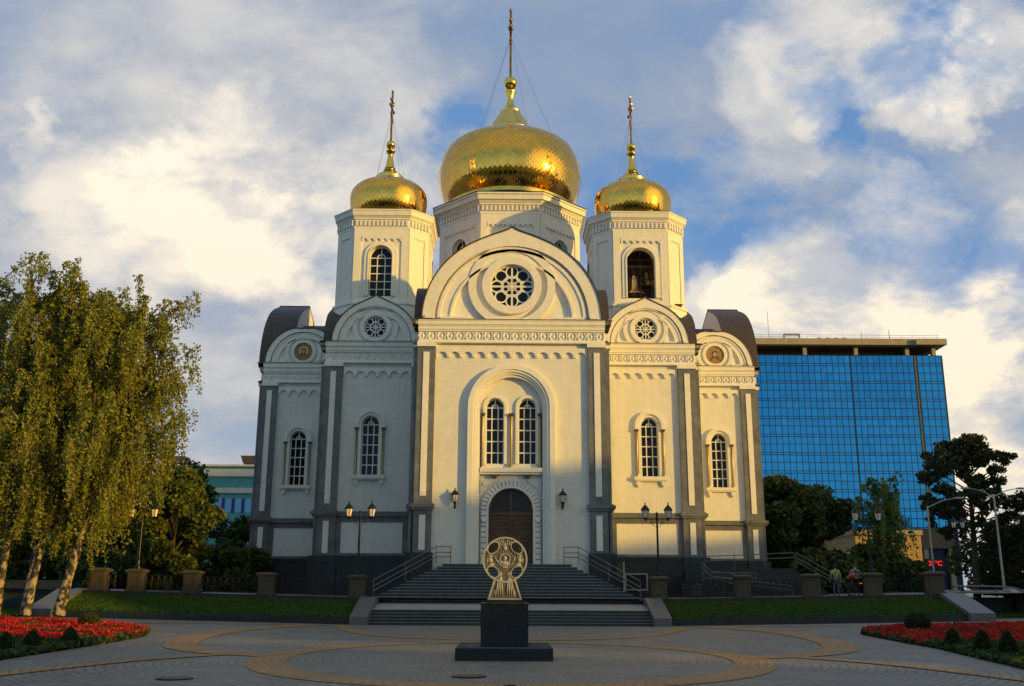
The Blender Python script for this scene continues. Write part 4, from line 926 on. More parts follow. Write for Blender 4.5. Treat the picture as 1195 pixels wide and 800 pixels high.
# ------------------------------------------------------------------ ramp with steel rails at the right wing
rp = thing('access_ramp', 'dark granite access ramp folding back along the right church wing', 'ramp', (0, 0, 0))
mb = MB()
def ramp_block(x0, z0, x1, z1, y0, y1): mb.add([(x0, y0, 1.2), (x1, y0, 1.2), (x1, y0, z1), (x0, y0, z0), (x0, y1, 1.2), (x1, y1, 1.2), (x1, y1, z1), (x0, y1, z0)], [(0, 1, 2, 3), (4, 7, 6, 5), (3, 2, 6, 7), (0, 3, 7, 4), (1, 5, 6, 2)])
ramp_block(11.0, 3.0, 17.8, 3.2, 63.6, 65.0); ramp_block(17.8, 3.2, 20.2, 1.45, 63.6, 65.0); ramp_block(11.0, 2.4, 16.6, 1.7, 61.6, 63.2)
mb.build('ramp_wall', M['plinth'], rp)
def rails(lb, pts, hs, posts=4):
    t = thing('ramp_handrail', lb, 'handrail', (0, 0, 0), 0, 'steel ramp handrails')
    for h_ in hs: r = MB(); r.tube([Vector(p)+Vector((0, 0, h_)) for p in pts], .030, 6); r.build('rail', M['steel'], t)
    for i in range(len(pts)-1):
        a, b = Vector(pts[i]), Vector(pts[i+1]); n = max(1, int((b-a).length/1.6))
        for k in range(n+1):
            p_ = a.lerp(b, k/n); r = MB(); r.tube([p_, p_+Vector((0, 0, max(hs)))], .022, 6); r.build('post', M['steel'], t)
rails('long steel double rail along the top of the access ramp', [(12.2, 63.5, 2.95), (17.85, 63.5, 3.2)], (.95, .65))
rails('steel triple rail running down the right end of the access ramp', [(17.95, 63.45, 3.2), (20.5, 63.0, 1.7)], (.95, .65, .42), 2)
rails('short double rail at the turn of the access ramp', [(11.7, 61.5, 2.3), (14.9, 61.5, 2.3)], (.55, .25))
rails('zigzag steel rail where the access ramp meets the church wall', [(11.6, 61.3, 2.7), (12.1, 61.2, 2.2), (13.5, 61.0, 2.05)], (.75, .45))
rails('low steel rail sloping down in front of the access ramp', [(12.8, 60.9, 1.7), (16.9, 60.9, 1.25)], (.85, .60))
# basement hatch, light panel and lattice board on the right plinth
t = thing('basement_hatch', 'small black basement opening with a pale frame low on the dark plinth', 'hatch', (8.2, 66.3, 1.9))
mb = MB(); mb.slab(rect(-.75, .75, -.1, 1.0), [rect(-.66, .66, 0, .9)], 0, .1); mb.build('frame', M['concrete'], t); MB().slab(rect(-.66, .66, 0, .9), [], 0, .03).build('opening', M['iron'], t)
t = thing('lattice_screen', 'pale lattice screen of crossed bars on the balustrade right of the lamp pillar', 'screen', (10.05, 56.35, terr(10)))
fr = MB(); fr.box(-.62, .62, 0, .04, .1, .15); fr.box(-.62, .62, 0, .04, .85, .9); fr.build('frame', M['iron'], t)
lat = MB()
for r_ in range(2):
    for c_ in range(5):
        x = -.45+c_*.225; z = .32+r_*.36; s = .10
        if c_ != 2 or True:
            lat.tube([(x-s, -.01, z-.14), (x+s*.6, -.01, z+.13)], .016, 4); lat.tube([(x+s*.6, -.012, z-.14), (x-s, -.012, z+.13)], .016, 4); 
lat.build('bars', M['steel'], t)
t = thing('notice_board', 'narrow pale upright board on a post by the right stair rail', 'sign', (6.75, 60.4, 2.0))
mb = MB(); mb.box(-.05, .05, -.05, .05, -.9, 1.45); mb.build('post', M['concrete'], t)
mb = MB(); mb.box(-.42, -.05, -.03, .0, .55, 1.45); 
for i in range(7): mb.box(-.40, -.07, -.045, -.03, .6+i*.12, .64+i*.12)
mb.build('board', M['sand'], t)

# ------------------------------------------------------------------ monument
mo = thing('monument', 'bronze wheel headed cross with relief figures on a polished black granite pedestal', 'monument', (-.16, 0, 0))
MY = 27.25
def mm(): m = MB(); m.M = Matrix.Translation((0, MY, 0)); return m
b = mm(); b.box(-1.24, 1.24, -1.24, 1.24, 0, .30); b.taper(0, 0, .30, .335, 1.24, 1.24, 1.20, 1.20); b.build('plinth', M['polished'], mo)
b = mm(); b.box(-.62, .62, -.62, .62, .33, 1.36); b.box(-.645, .645, -.645, .645, 1.36, 1.40); b.taper(0, 0, 1.40, 1.42, .645, .645, .60, .60); b.build('pedestal', M['polished'], mo)
b = mm(); b.box(-.47, .47, -.22, .22, 1.41, 1.485); b.build('foot_slab', M['polished'], mo)
# stele
def holes_():
    out = []
    for sx, sz, w_, h_ in ((-1, 1, .145, .105), (1, 1, .145, .105), (-1, -1, .14, .11), (1, -1, .14, .11)):
        cx_, cz_ = sx*.315, 2.53+sz*.315; pts = []
        for i in range(24):
            q = 2*PI*i/24; u = .165*math.cos(q); v = .115*math.sin(q); a = -sx*sz*PI/4
            pts.append((cx_+u*math.cos(a)-v*math.sin(a), cz_+u*math.sin(a)+v*math.cos(a)))
        out.append(pts)
    return out
cz = 2.53; R_ = .605
neckl = [(.45, 1.485)]; a0 = -62
outer = [(.46, 1.485)]+arc(0, cz, R_, -60, 240, 56)+[(-.46, 1.485)]
outer = outer[::1]
H4 = holes_()
def clip_ok(p): return True
b = mm(); b.slab(outer, H4, -.10, .07, back=True)
st = b.build('stele', M['patina'], mo)
b = mm(); b.slab(circ(0, cz, R_, 56), [circ(0, cz, R_-.045, 56)], .07, .105)
for hp in H4:
    c_ = Vector((sum(p[0] for p in hp)/24, sum(p[1] for p in hp)/24)); big_ = [tuple(c_+(Vector(p)-c_)*1.22) for p in hp]; b.slab(big_, [hp], .07, .10)
for s in (-1, 1):
    b.slab([(s*.46, 1.485), (s*.41, 1.485), (s*.25, 1.97), (s*.30, 2.0)], [], .07, .10)
b.slab(rect(-.41, .41, 1.485, 1.53), [], .07, .10)
b.build('rim', M['bronze'], st)
rl = mm()
def blobs(mb, pts):
    for x, z, r, sx, sz in pts: mb.ball((x, -.075, z), r, 12, 8, (sx, .45, sz))
# half-length figure in the middle with halo, figures at both arms, standing pair below
rl.slab(circ(0, cz+.02, .15, 28), [circ(0, cz+.02, .122, 28)], .07, .10)
blobs(rl, [(0, cz+.04, .06, .85, 1.2), (0, cz-.10, .085, 1.25, .8), (-.09, cz-.10, .045, .8, 1.5), (.09, cz-.10, .045, .8, 1.5), (0, cz-.20, .05, 1.8, .6),
           (0, cz+.40, .042, 1, 1.2), (0, cz+.31, .055, 1.0, 1.3), (-.26, 1.66, .03, .8, 3.0), (.26, 1.66, .03, .8, 3.0)])
for s_ in (-1, 1):
    # a seated figure in each arm of the cross, a standing robed one at each side of the foot
    blobs(rl, [(s_*.40, cz+.09, .04, 1, 1.2), (s_*.39, cz-.02, .05, 1.1, 1.4), (s_*.36, cz-.13, .05, 1.5, .8), (s_*.47, cz-.02, .028, .8, 2.6), (s_*.12, 2.15, .04, 1, 1.2), (s_*.12, 2.02, .05, 1.0, 1.3)])
    rl.slab(circ(s_*.40, cz+.09, .07, 18), [circ(s_*.40, cz+.09, .057, 18)], .07, .09); rl.slab(circ(s_*.12, 2.15, .066, 18), [circ(s_*.12, 2.15, .054, 18)], .07, .09)
    for q in range(4):   # robe folds
        x0, x1 = s_*(.08+q*.032), s_*(.06+q*.062); rl.tube([(x0, -.075, 2.02), ((x0+x1)/2, -.088, 1.78), (x1, -.075, 1.55)], [.017, .020, .016], 6)
    for q in range(3): rl.tube([(s_*(.33+q*.03), -.075, cz-.10), (s_*(.31+q*.05), -.08, cz-.20)], .012, 5)
    for q in range(3): rl.tube([(s_*(.05+q*.04), -.075, cz+.34+.02*q), (s_*(.07+q*.06), -.085, cz+.44), (s_*(.05+q*.05), -.075, cz+.54-.02*q)], .013, 5)
    rl.tube([(s_*.17, -.08, cz-.06), (s_*.24, -.09, cz-.01), (s_*.27, -.08, cz+.08)], .016, 6)
for i in range(9):
    a = rad(205+i*16.2); rl.tube([(.16*math.cos(a), -.08, cz+.02+.15*math.sin(a)), (.25*math.cos(a), -.08, cz-.02+.22*math.sin(a))], .011, 5)
for i in range(12):
    a = rad(i*30+15); rl.tube([(.16*math.cos(a), -.075, cz+.02+.16*math.sin(a)), (.21*math.cos(a), -.075, cz+.02+.21*math.sin(a))], .008, 5)
rl.build('relief_figures', M['bronze'], st, 'all')

# ------------------------------------------------------------------ flower beds
bedL = [(-13.2, 36.8), (-12.5, 25), (-11.6, 14), (-34, 14), (-34, 46), (-22, 46.2), (-17.2, 43.9), (-14.2, 40.5)]
bedR = [(14.0, 41.0), (13.4, 32.2), (11.9, 24), (10.9, 14), (34, 14), (34, 46), (23, 46.2), (17, 45.0), (15.0, 43.4)]
for poly, sg, side in ((bedL, -1, 'left'), (bedR, 1, 'right')):
    mb = MB(); tri = tessellate_polygon([[Vector((p[0], p[1], 0)) for p in poly]]); mb.add([(p[0], p[1], float(g(*p))+.06) for p in poly], [tuple(t) for t in tri]); tag(mb.build('flower_bed_soil', M['soil']), kind='structure')
    # low green foliage all over, red flowers in the far belt
    Pn = scatter(poly, 150000); Pn = Pn[(np.abs(Pn[:, 0]) < 27) & (Pn[:, 1] > 20)]
    zz = g(Pn[:, 0], Pn[:, 1])+RNG.uniform(.04, .18, len(Pn)); C = np.column_stack([Pn, zz])
    yb = 32.5+.9*np.sin(Pn[:, 0]*.9)
    grn = C; dirs = np.tile([0, 0, 1.0], (len(grn), 1))+RNG.normal(0, .5, (len(grn), 3))
    tag(quads('bedding_plants', grn, RNG.uniform(.08, .2, len(grn)), M['bedleaf'], dirs=dirs), 'low dark green bedding plants filling the %s flower bed' % side, 'plants', kind='stuff')
    Pn = scatter(poly, 120000); cl = np.sin(Pn[:, 0]*2.1+1.3*np.sin(Pn[:, 1]*1.1))*np.sin(Pn[:, 1]*1.7+Pn[:, 0]*.6)
    k = (np.abs(Pn[:, 0]) < 30) & (Pn[:, 1] > (33.0 if sg < 0 else 33.6)+.8*np.sin(Pn[:, 0]*1.4)) & (Pn[:, 1] < 45.2) & (cl > -.35)
    gap = (Pn[:, 1] > 38.3) & (Pn[:, 1] < 39.2)
    k &= ~gap; Pn = Pn[k]; d = RNG.uniform(0, 1, len(Pn)); hmod = .06*np.sin(Pn[:, 0]*3.3)*np.sin(Pn[:, 1]*2.7)
    C = np.column_stack([Pn, g(Pn[:, 0], Pn[:, 1])+.10+d*.14+hmod*.5])
    dirs = np.tile([0, 0, 1.0], (len(C), 1))+RNG.normal(0, .4, (len(C), 3))
    tag(quads('red_flowers', C, RNG.uniform(.06, .13, len(C)), M['red'], dirs=dirs, aspect=1.3), 'dense red salvia flowers in the far belt of the %s flower bed' % side, 'flowers', kind='stuff')
def bush(name, x, y, r, h, n, m, lb, cat='bush', group=None, cone=False, z=None):
    t = thing(name, lb, cat, (x, y, float(g(x, y))+.05 if z is None else z), 0, group)
    u = RNG.normal(size=(n, 3)); u /= np.linalg.norm(u, axis=1, keepdims=True); rr = RNG.uniform(.75, 1.04, n)**.5
    C = u*rr[:, None]*np.array([r, r, h/2]); C[:, 2] += h/2
    if cone: k = 1-.75*np.clip(C[:, 2]/h, 0, 1); C[:, :2] *= (k+.25)[:, None]
    quads('foliage', C, RNG.uniform(.03, .06, n)*(1 if r < .6 else 1.3), m, t)
    mb = MB(); 
    mb.ball((0, 0, h*.48), 1, 12, 8, (r*.80 if not cone else r*.45, r*.80 if not cone else r*.45, h*.42)); mb.build('inner_twigs', M['bedleaf'], t)
M['boxleaf'] = leafmat('clipped_box_leaves', (.022, .05, .014), .5, .2); M['brownleaf'] = leafmat('brownish_bush_leaves', (.06, .065, .022), .5, .2)
bush('round_bush', -17.0, 41.3, .42, .62, 3500, M['brownleaf'], 'small brownish ball bush among the red flowers on the left', 'bush')
bush('round_bush', 16.3, 41.0, .50, .78, 5000, M['boxleaf'], 'clipped dark ball bush among the red flowers on the right', 'bush')
for i, (x, y, lb) in enumerate(((13.15, 31.6, 'smallest dwarf conifer in the right bed, farthest from the camera'), (12.95, 29.2, 'second dwarf conifer from the back in the right bed'), (12.75, 27.3, 'third dwarf conifer from the back in the right bed'), (12.6, 25.6, 'nearest dwarf conifer at the right edge of the photo'))):
    bush('dwarf_conifer', x+.45, y, .25, .62+.04*i, 2600, M['boxleaf'], lb, 'dwarf conifer', 'dwarf conifers in the right bed', True)
for i, (x, y, lb) in enumerate(((-13.2, 30.8, 'farthest dwarf conifer in the left bed'), (-13.3, 28.6, 'second dwarf conifer from the back in the left bed'), (-13.2, 26.9, 'nearest dwarf conifer in the left bed'))):
    bush('dwarf_conifer', x, y, .25, .55, 2200, M['boxleaf'], lb, 'dwarf conifer', 'dwarf conifers in the left bed', True)
# left and right lawns, raised a little, and the path at the far right
Ll = [(-XE-1.2, 52.0), (-90, 52.0), (-90, 49), (-30, 48.3), (-24.8, 49.6)]
mb = MB(); mb.add([(-90, 49, .42), (-24.8, 50.6, .36), (-24.8, 56, .6), (-90, 56, .8), (-90, 49, -.1), (-24.8, 50.6, -.1)], [(0, 1, 2, 3), (4, 5, 1, 0)]); tag(mb.build('lawn_left', M['grass_soil']), kind='structure')
Pn = scatter([(-48, 49.7), (-24.8, 50.6), (-24.8, 56), (-48, 56)], 60000); C = np.column_stack([Pn, .40+.04*(Pn[:, 1]-50)]); dirs = np.tile([0, 0, 1.0], (len(C), 1))+RNG.normal(0, .35, (len(C), 3))
tag(quads('grass', C, RNG.uniform(.08, .16, len(C)), M['grassleaf'], dirs=dirs), 'shaded grass under the birch trunks', 'grass', kind='stuff')
mb = MB(); mb.add([(24.8, 56.0, .45), (90, 56, .8), (90, 60, 1.0), (24.8, 60, .8), (24.8, 56, -.1), (90, 56, -.1)], [(0, 1, 2, 3), (4, 5, 1, 0)]); tag(mb.build('lawn_right', M['grass_soil']), kind='structure')
Pn = scatter([(24.8, 56), (50, 56), (50, 60), (24.8, 60)], 40000); C = np.column_stack([Pn, .50+.07*(Pn[:, 1]-56)]); dirs = np.tile([0, 0, 1.0], (len(C), 1))+RNG.normal(0, .35, (len(C), 3))
tag(quads('grass', C, RNG.uniform(.08, .16, len(C)), M['grassleaf'], dirs=dirs), 'shaded strip of grass below the dark wall at the far right', 'grass', kind='stuff')
for sg, lb in ((-1, 'dark granite boundary wall behind the birch trunks'), (1, 'dark granite boundary wall right of the outer sloping slab')):
    x0, x1 = sorted((sg*24.8, sg*(80 if sg < 0 else 29.0))); mb = MB(); mb.box(x0, x1, 58.6 if sg > 0 else 57, 59.4 if sg > 0 else 57.8, 0, 1.5 if sg > 0 else 2.2); tag(mb.build('boundary_wall', M['plinth']), lb, 'wall', 'boundary walls')
# curved steel stair rail and path at the far right
t = thing('concrete_stair', 'grey concrete stair with pale cheek at the far right edge', 'steps', (30.6, 57.3, .5)); mb = MB()
for i in range(7): mb.box(-.9, 2.6, i*.35, 3.2, i*.13, (i+1)*.13)
mb.build('treads', M['concrete'], t); mb = MB(); mb.add([(-1.4, -.3, -.3), (-1.0, -.3, -.3), (-1.0, -.3, .5), (-1.4, -.3, .5), (-1.4, 2.6, 1.6), (-1.0, 2.6, 1.6), (-1.4, 2.6, -.3), (-1.0, 2.6, -.3)], [(0, 1, 2, 3), (3, 2, 5, 4), (0, 3, 4, 6), (1, 7, 5, 2)]); mb.build('cheek', M['concrete'], t)
for j, (lb, dx) in enumerate((('curved steel rail ending at the pale stair cheek, far right', 0), ('second steel rail cut by the right edge of the photo', 3.0))):
    t = thing('curved_handrail', lb, 'handrail', (29.25+dx*.55, 57.3, -.95), 0, 'curved steel rails at the far right')
    for h_ in (0, -.34):
        pts = [(-4.0 if dx == 0 else -1.2, .6, 3.05+h_), (-1.5 if dx == 0 else -.4, .5, 3.05+h_), (-.5, .2, 2.9+h_), (0, -.3, 2.4+h_), (.2, -.7, 1.7+h_), (.22, -.9, 1.2+h_)]; r = MB(); r.tube([p for p in smooth_line([Vector(q) for q in pts], 5)], .05, 8); r.build('rail', M['steel'], t, True)
    for px_ in (-3.6, -1.6) if dx == 0 else (-1.0,): r = MB(); r.tube([(px_, .55, 2.35), (px_, .55, 3.05)], .035, 6); r.build('post', M['steel'], t)

# ------------------------------------------------------------------ TREES
def bark_birch():
    m = bpy.data.materials.new('birch_bark'); m.use_nodes = True; t = m.node_tree; n = t.nodes; l = t.links; p = n['Principled BSDF']; p.inputs['Roughness'].default_value = .7
    tcn = n.new('ShaderNodeTexCoord'); mp = n.new('ShaderNodeMapping'); mp.inputs[3].default_value = (3, 3, 2.4); l.new(tcn.outputs['Object'], mp.inputs[0])
    a = n.new('ShaderNodeTexNoise'); a.inputs['Scale'].default_value = 1.5; a.inputs['Detail'].default_value = 5; l.new(mp.outputs[0], a.inputs['Vector'])
    r = n.new('ShaderNodeValToRGB'); r.color_ramp.elements[0].position = .47; r.color_ramp.elements[0].color = (.02, .017, .014, 1); r.color_ramp.elements[1].position = .55; r.color_ramp.elements[1].color = (.33, .26, .19, 1)
    l.new(a.outputs[0], r.inputs[0]); l.new(r.outputs[0], p.inputs['Base Color'])
    b = n.new('ShaderNodeBump'); b.inputs['Strength'].default_value = .6; b.inputs['Distance'].default_value = .04; l.new(a.outputs[0], b.inputs['Height']); l.new(b.outputs[0], p.inputs['Normal']); return m
M['birch'] = bark_birch()
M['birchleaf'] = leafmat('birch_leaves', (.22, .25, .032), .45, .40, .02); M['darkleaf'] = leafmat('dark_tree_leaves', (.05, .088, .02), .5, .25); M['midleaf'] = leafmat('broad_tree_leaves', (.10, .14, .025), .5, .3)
M['needle'] = leafmat('pine_needles', (.035, .055, .02), .5, .1); M['youngleaf'] = leafmat('young_birch_leaves', (.09, .19, .045), .45, .4)
def curve_pts(a, b, sag, n=6, side=None):
    a, b = Vector(a), Vector(b); return [a.lerp(b, i/n)+Vector((0, 0, sag*4*(i/n)*(1-i/n))) for i in range(n+1)]
def birch(x, y, z, lean, H_, spread, nb, lb, r0=.24, leaf=M['birchleaf'], per=64, name='birch_tree', size=(.075, .16), group='weeping birches'):
    t = thing(name, lb, 'tree', (x, y, z), 0, group); top = Vector((lean[0], lean[1], H_*.93))
    tr = MB(); ax = [Vector((lean[0]*s**1.2+.12*math.sin(5*s), lean[1]*s**1.2+.1*math.cos(4*s)-.1, H_*.93*s)) for s in np.linspace(0, 1, 12)]
    tr.tube(ax, [r0*(1.25 if i == 0 else 1)*(1-.82*i/11) for i in range(12)], 10)
    tr.build('trunk', M['birch'], t, True)
    lm = MB(); cent = []; dr_ = []
    for i in range(nb):
        s = random.uniform(.20, .98)**.85; k = s*11; i0 = min(10, int(k)); base = ax[i0].lerp(ax[i0+1], k-i0); a = random.uniform(0, 2*PI)
        L_ = spread*(1.05-s*.60)*random.uniform(.35, 1.22); rise = L_*random.uniform(.5, 1.15)*(1.1-s*.2)
        end = base+Vector((math.cos(a)*L_, math.sin(a)*L_, rise))
        if end.z > H_+.8: end.z = H_+random.uniform(-.4, .8)
        pts = curve_pts(base, end, L_*.06, 7); lm.tube(pts, [max(.012, (.085 if s < .7 else .05)*(1-.85*j/7)) for j in range(8)], 5, caps=False)
        for q in range(int(6+L_*2.4)):
            w_ = random.uniform(.2, 1.0); j = w_*7; j0 = min(6, int(j)); st_ = pts[j0].lerp(pts[j0+1], j-j0)+Vector((random.gauss(0, .12), random.gauss(0, .12), random.uniform(0, .25)))
            ln = random.uniform(.5, 2.9)*(.55+.45*spread/4)*(1.15-.65*s); dx, dy = random.gauss(0, .10), random.gauss(0, .10); n_ = int(per*ln/2.2*random.uniform(.7, 1.2))+6
            tt = RNG.uniform(0, 1, n_)
            px = st_.x+dx*ln*tt+RNG.normal(0, .085, n_)+math.cos(a)*.3*np.sqrt(tt); py = st_.y+dy*ln*tt+RNG.normal(0, .085, n_)+math.sin(a)*.3*np.sqrt(tt); pz = st_.z-ln*tt**1.15+.12*np.sin(tt*3)
            cent.append(np.column_stack([px, py, pz]))
            tip = st_+Vector((dx*ln+math.cos(a)*.3, dy*ln+math.sin(a)*.3, -ln)); lm.tube([st_, st_.lerp(tip, .5)+Vector((math.cos(a)*.08, math.sin(a)*.08, .05)), tip], [.012, .008, .004], 3, caps=False)
    C = np.concatenate(cent); C = C[C[:, 2] > 1.7]; lm.build('branches', M['birch'], t)
    dirs = np.tile([0, 0, -1.0], (len(C), 1))+RNG.normal(0, .55, (len(C), 3))
    quads('crown', C, RNG.uniform(size[0], size[1], len(C)), leaf, t, dirs=dirs)
    return t
# trunk foot, lean, height
birch(-25.7, 51, .45, (-.2, .8), 17.9, 4.6, 110, 'weeping birch at the left edge of the photo, thin dark trunk', .20)
birch(-24.55, 51.6, .45, (.9, -.3), 18.2, 4.2, 110, 'weeping birch with the tallest crown, second trunk from the left', .20)
birch(-24.0, 50.6, .45, (1.5, .5), 16.6, 4.3, 110, 'weeping birch leaning right, third trunk from the left', .20)
birch(-22.65, 51.2, .45, (2.9, .4), 16.6, 5.2, 170, 'weeping birch with the thickest trunk, nearest to the church', .26)
birch(-29.5, 54, .5, (-.5, .4), 19.4, 4.4, 60, 'weeping birch cut off by the left edge, behind the others', .25)
def tree(name, x, y, z, H_, R, lb, leaf, n, trunk_h=.3, shape='round', group='trees behind the church square', size=(.18, .42), lobes=26, core=True):
    t = thing(name, lb, 'tree', (x, y, z), 0, group); tr = MB(); rt = max(.12, R*.07)
    ax = [Vector((.15*math.sin(3*s), .1*math.cos(2*s)-.1, H_*.8*s)) for s in np.linspace(0, 1, 8)]; tr.tube(ax, [rt*(1.3 if i == 0 else 1)*(1-.8*i/7) for i in range(8)], 8); tr.build('trunk', M['bark'], t, True)
    lm = MB(); cent = []; zc0 = H_*trunk_h
    for i in range(lobes):
        a = random.uniform(0, 2*PI); s = random.uniform(0, 1); h_ = zc0+(H_-zc0)*s
        if shape == 'round': rr = R*math.sqrt(max(.03, 1-(2*s-1)**2*.92))
        elif shape == 'cone': rr = R*(1.05-s)
        else: rr = R*(.55+.45*math.sin(PI*min(1, s*1.15)))
        rr *= random.uniform(.45, .95); c = Vector((math.cos(a)*rr, math.sin(a)*rr, h_)); b0 = ax[min(7, int(s*.7*7)+1)]
        lm.tube(curve_pts(b0, c, .2, 4), [rt*.4, rt*.3, rt*.22, rt*.15, rt*.08], 5, caps=False)
        lr = R*random.uniform(.24, .42)*(1 if shape != 'cone' else .8); m_ = int(n/lobes); u = RNG.normal(size=(m_, 3)); u /= np.linalg.norm(u, axis=1, keepdims=True)
        cc = u*(lr*RNG.uniform(.35, 1.1, m_)**.6)[:, None]*np.array([1, 1, .72]); cc += np.array(c); cent.append(cc)
    C = np.concatenate(cent); C = C[(C[:, 2] > .2)]; lm.build('branches', M['bark'], t); quads('crown', C, RNG.uniform(size[0], size[1], len(C)), leaf, t)
    return t
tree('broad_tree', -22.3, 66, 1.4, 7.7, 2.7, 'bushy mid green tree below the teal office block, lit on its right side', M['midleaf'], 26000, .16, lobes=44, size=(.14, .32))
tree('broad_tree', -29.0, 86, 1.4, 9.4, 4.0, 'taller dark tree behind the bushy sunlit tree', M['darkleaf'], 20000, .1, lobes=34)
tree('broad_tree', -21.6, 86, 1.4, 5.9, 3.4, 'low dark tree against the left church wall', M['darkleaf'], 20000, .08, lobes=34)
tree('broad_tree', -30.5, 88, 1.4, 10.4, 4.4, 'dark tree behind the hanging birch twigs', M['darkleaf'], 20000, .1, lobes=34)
for i, (x, y, h_) in enumerate(((-36.5, 92, 10.5), (-43, 90, 11.5), (-50, 95, 11), (-58, 92, 11.5))):
    tree('broad_tree', x, y, 1.4, h_, 5.2, ('dark background tree behind the balustrade left of the lamp', 'dark background tree behind the middle birch trunks', 'dark background tree behind the leftmost birch trunk', 'dark background tree at the left edge of the photo')[i], M['darkleaf'], 16000, .04, lobes=34, size=(.25, .55))
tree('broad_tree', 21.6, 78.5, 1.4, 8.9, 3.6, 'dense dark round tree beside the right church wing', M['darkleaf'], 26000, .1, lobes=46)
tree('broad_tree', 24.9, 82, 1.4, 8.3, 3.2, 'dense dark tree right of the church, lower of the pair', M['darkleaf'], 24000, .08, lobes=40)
birch(29.0, 78, 1.4, (.2, 0), 9.4, 2.7, 60, 'slim young birch in front of the glass tower', .10, M['youngleaf'], 26, 'young_birch', (.12, .22), 'young trees')
for i, (x, y, h_, r_, lb) in enumerate(((27.2, 76, 3.6, 2.4, 'low dark shrub behind the people'), (29.6, 77, 3.6, 1.9, 'low dark shrub under the young birch'), (22.6, 74, 3.4, 2.4, 'low dark shrub behind the ramp rails'))):
    tree('shrub', x, y, 1.3, h_, r_, lb, M['darkleaf'], 12000, .03, lobes=22, group='shrubs behind the terrace')
tree('broad_tree', 47.5, 96, 1.4, 6.8, 4.6, 'dark low tree right of the pine at the photo edge', M['darkleaf'], 16000, .05, lobes=30)
tree('broad_tree', 50.5, 88, 1.4, 8.0, 4.6, 'dark tree cut by the right edge of the photo', M['darkleaf'], 16000, .05, lobes=30)
for i, (x, y, lb) in enumerate(((-19.6, 71.5, 'low dark shrub behind the balustrade at the left church corner'), (-24.5, 72, 'low dark shrub behind the balustrade, below the bushy tree'), (-29.5, 73, 'low dark shrub behind the thick birch trunk'))):
    tree('shrub', x, y, 1.3, 2.9, 2.7, lb, M['darkleaf'], 9000, .03, lobes=20, group='shrubs behind the left balustrade')
# pine: tufts on open limbs
t = thing('pine_tree', 'tall dark pine with an open spreading crown right of the glass tower', 'tree', (42.2, 92, 1.4)); H_ = 14.0
ax = [Vector((.35*math.sin(2.2*s), 0, H_*s)) for s in np.linspace(0, 1, 10)]; tr = MB(); tr.tube(ax, [.34*(1-.8*i/9) for i in range(10)], 9); tr.build('trunk', M['bark'], t, True)
lm = MB(); cent = []
for i in range(54):
    s = .30+.68*(i/53); a = i*2.4+random.uniform(-.4, .4); L_ = (4.9 if s < .75 else 4.9*(1.12-s)/.40)*random.uniform(.55, 1.0); b0 = Vector((.3*math.sin(2.2*s), 0, H_*s)); e = b0+Vector((math.cos(a)*L_, math.sin(a)*L_, L_*random.uniform(.35, .75)))
    if e.z > H_+.4: e.z = H_+.2
    pts = curve_pts(b0, e, -L_*.05, 6); lm.tube(pts, [.09*(1-.8*j/6) for j in range(7)], 5, caps=False)
    for q in range(6):
        w_ = random.uniform(.5, 1.03); j = min(5.99, w_*6); c = pts[int(j)].lerp(pts[int(j)+1], j-int(j))+Vector((random.gauss(0, .32), random.gauss(0, .32), random.gauss(.12, .22)))
        m_ = 90; u = RNG.normal(size=(m_, 3)); u /= np.linalg.norm(u, axis=1, keepdims=True); cent.append(u*(RNG.uniform(.1, .52, m_))[:, None]*np.array([1, 1, .7])+np.array(c))
C = np.concatenate(cent); lm.build('branches', M['bark'], t); quads('crown', C, RNG.uniform(.12, .26, len(C)), M['needle'], t, aspect=1.6)
tree('conifer', 47.2, 90, 1.4, 9.0, 2.2, 'dark narrow conifer right of the pine', M['needle'], 16000, .05, 'cone', lobes=40)

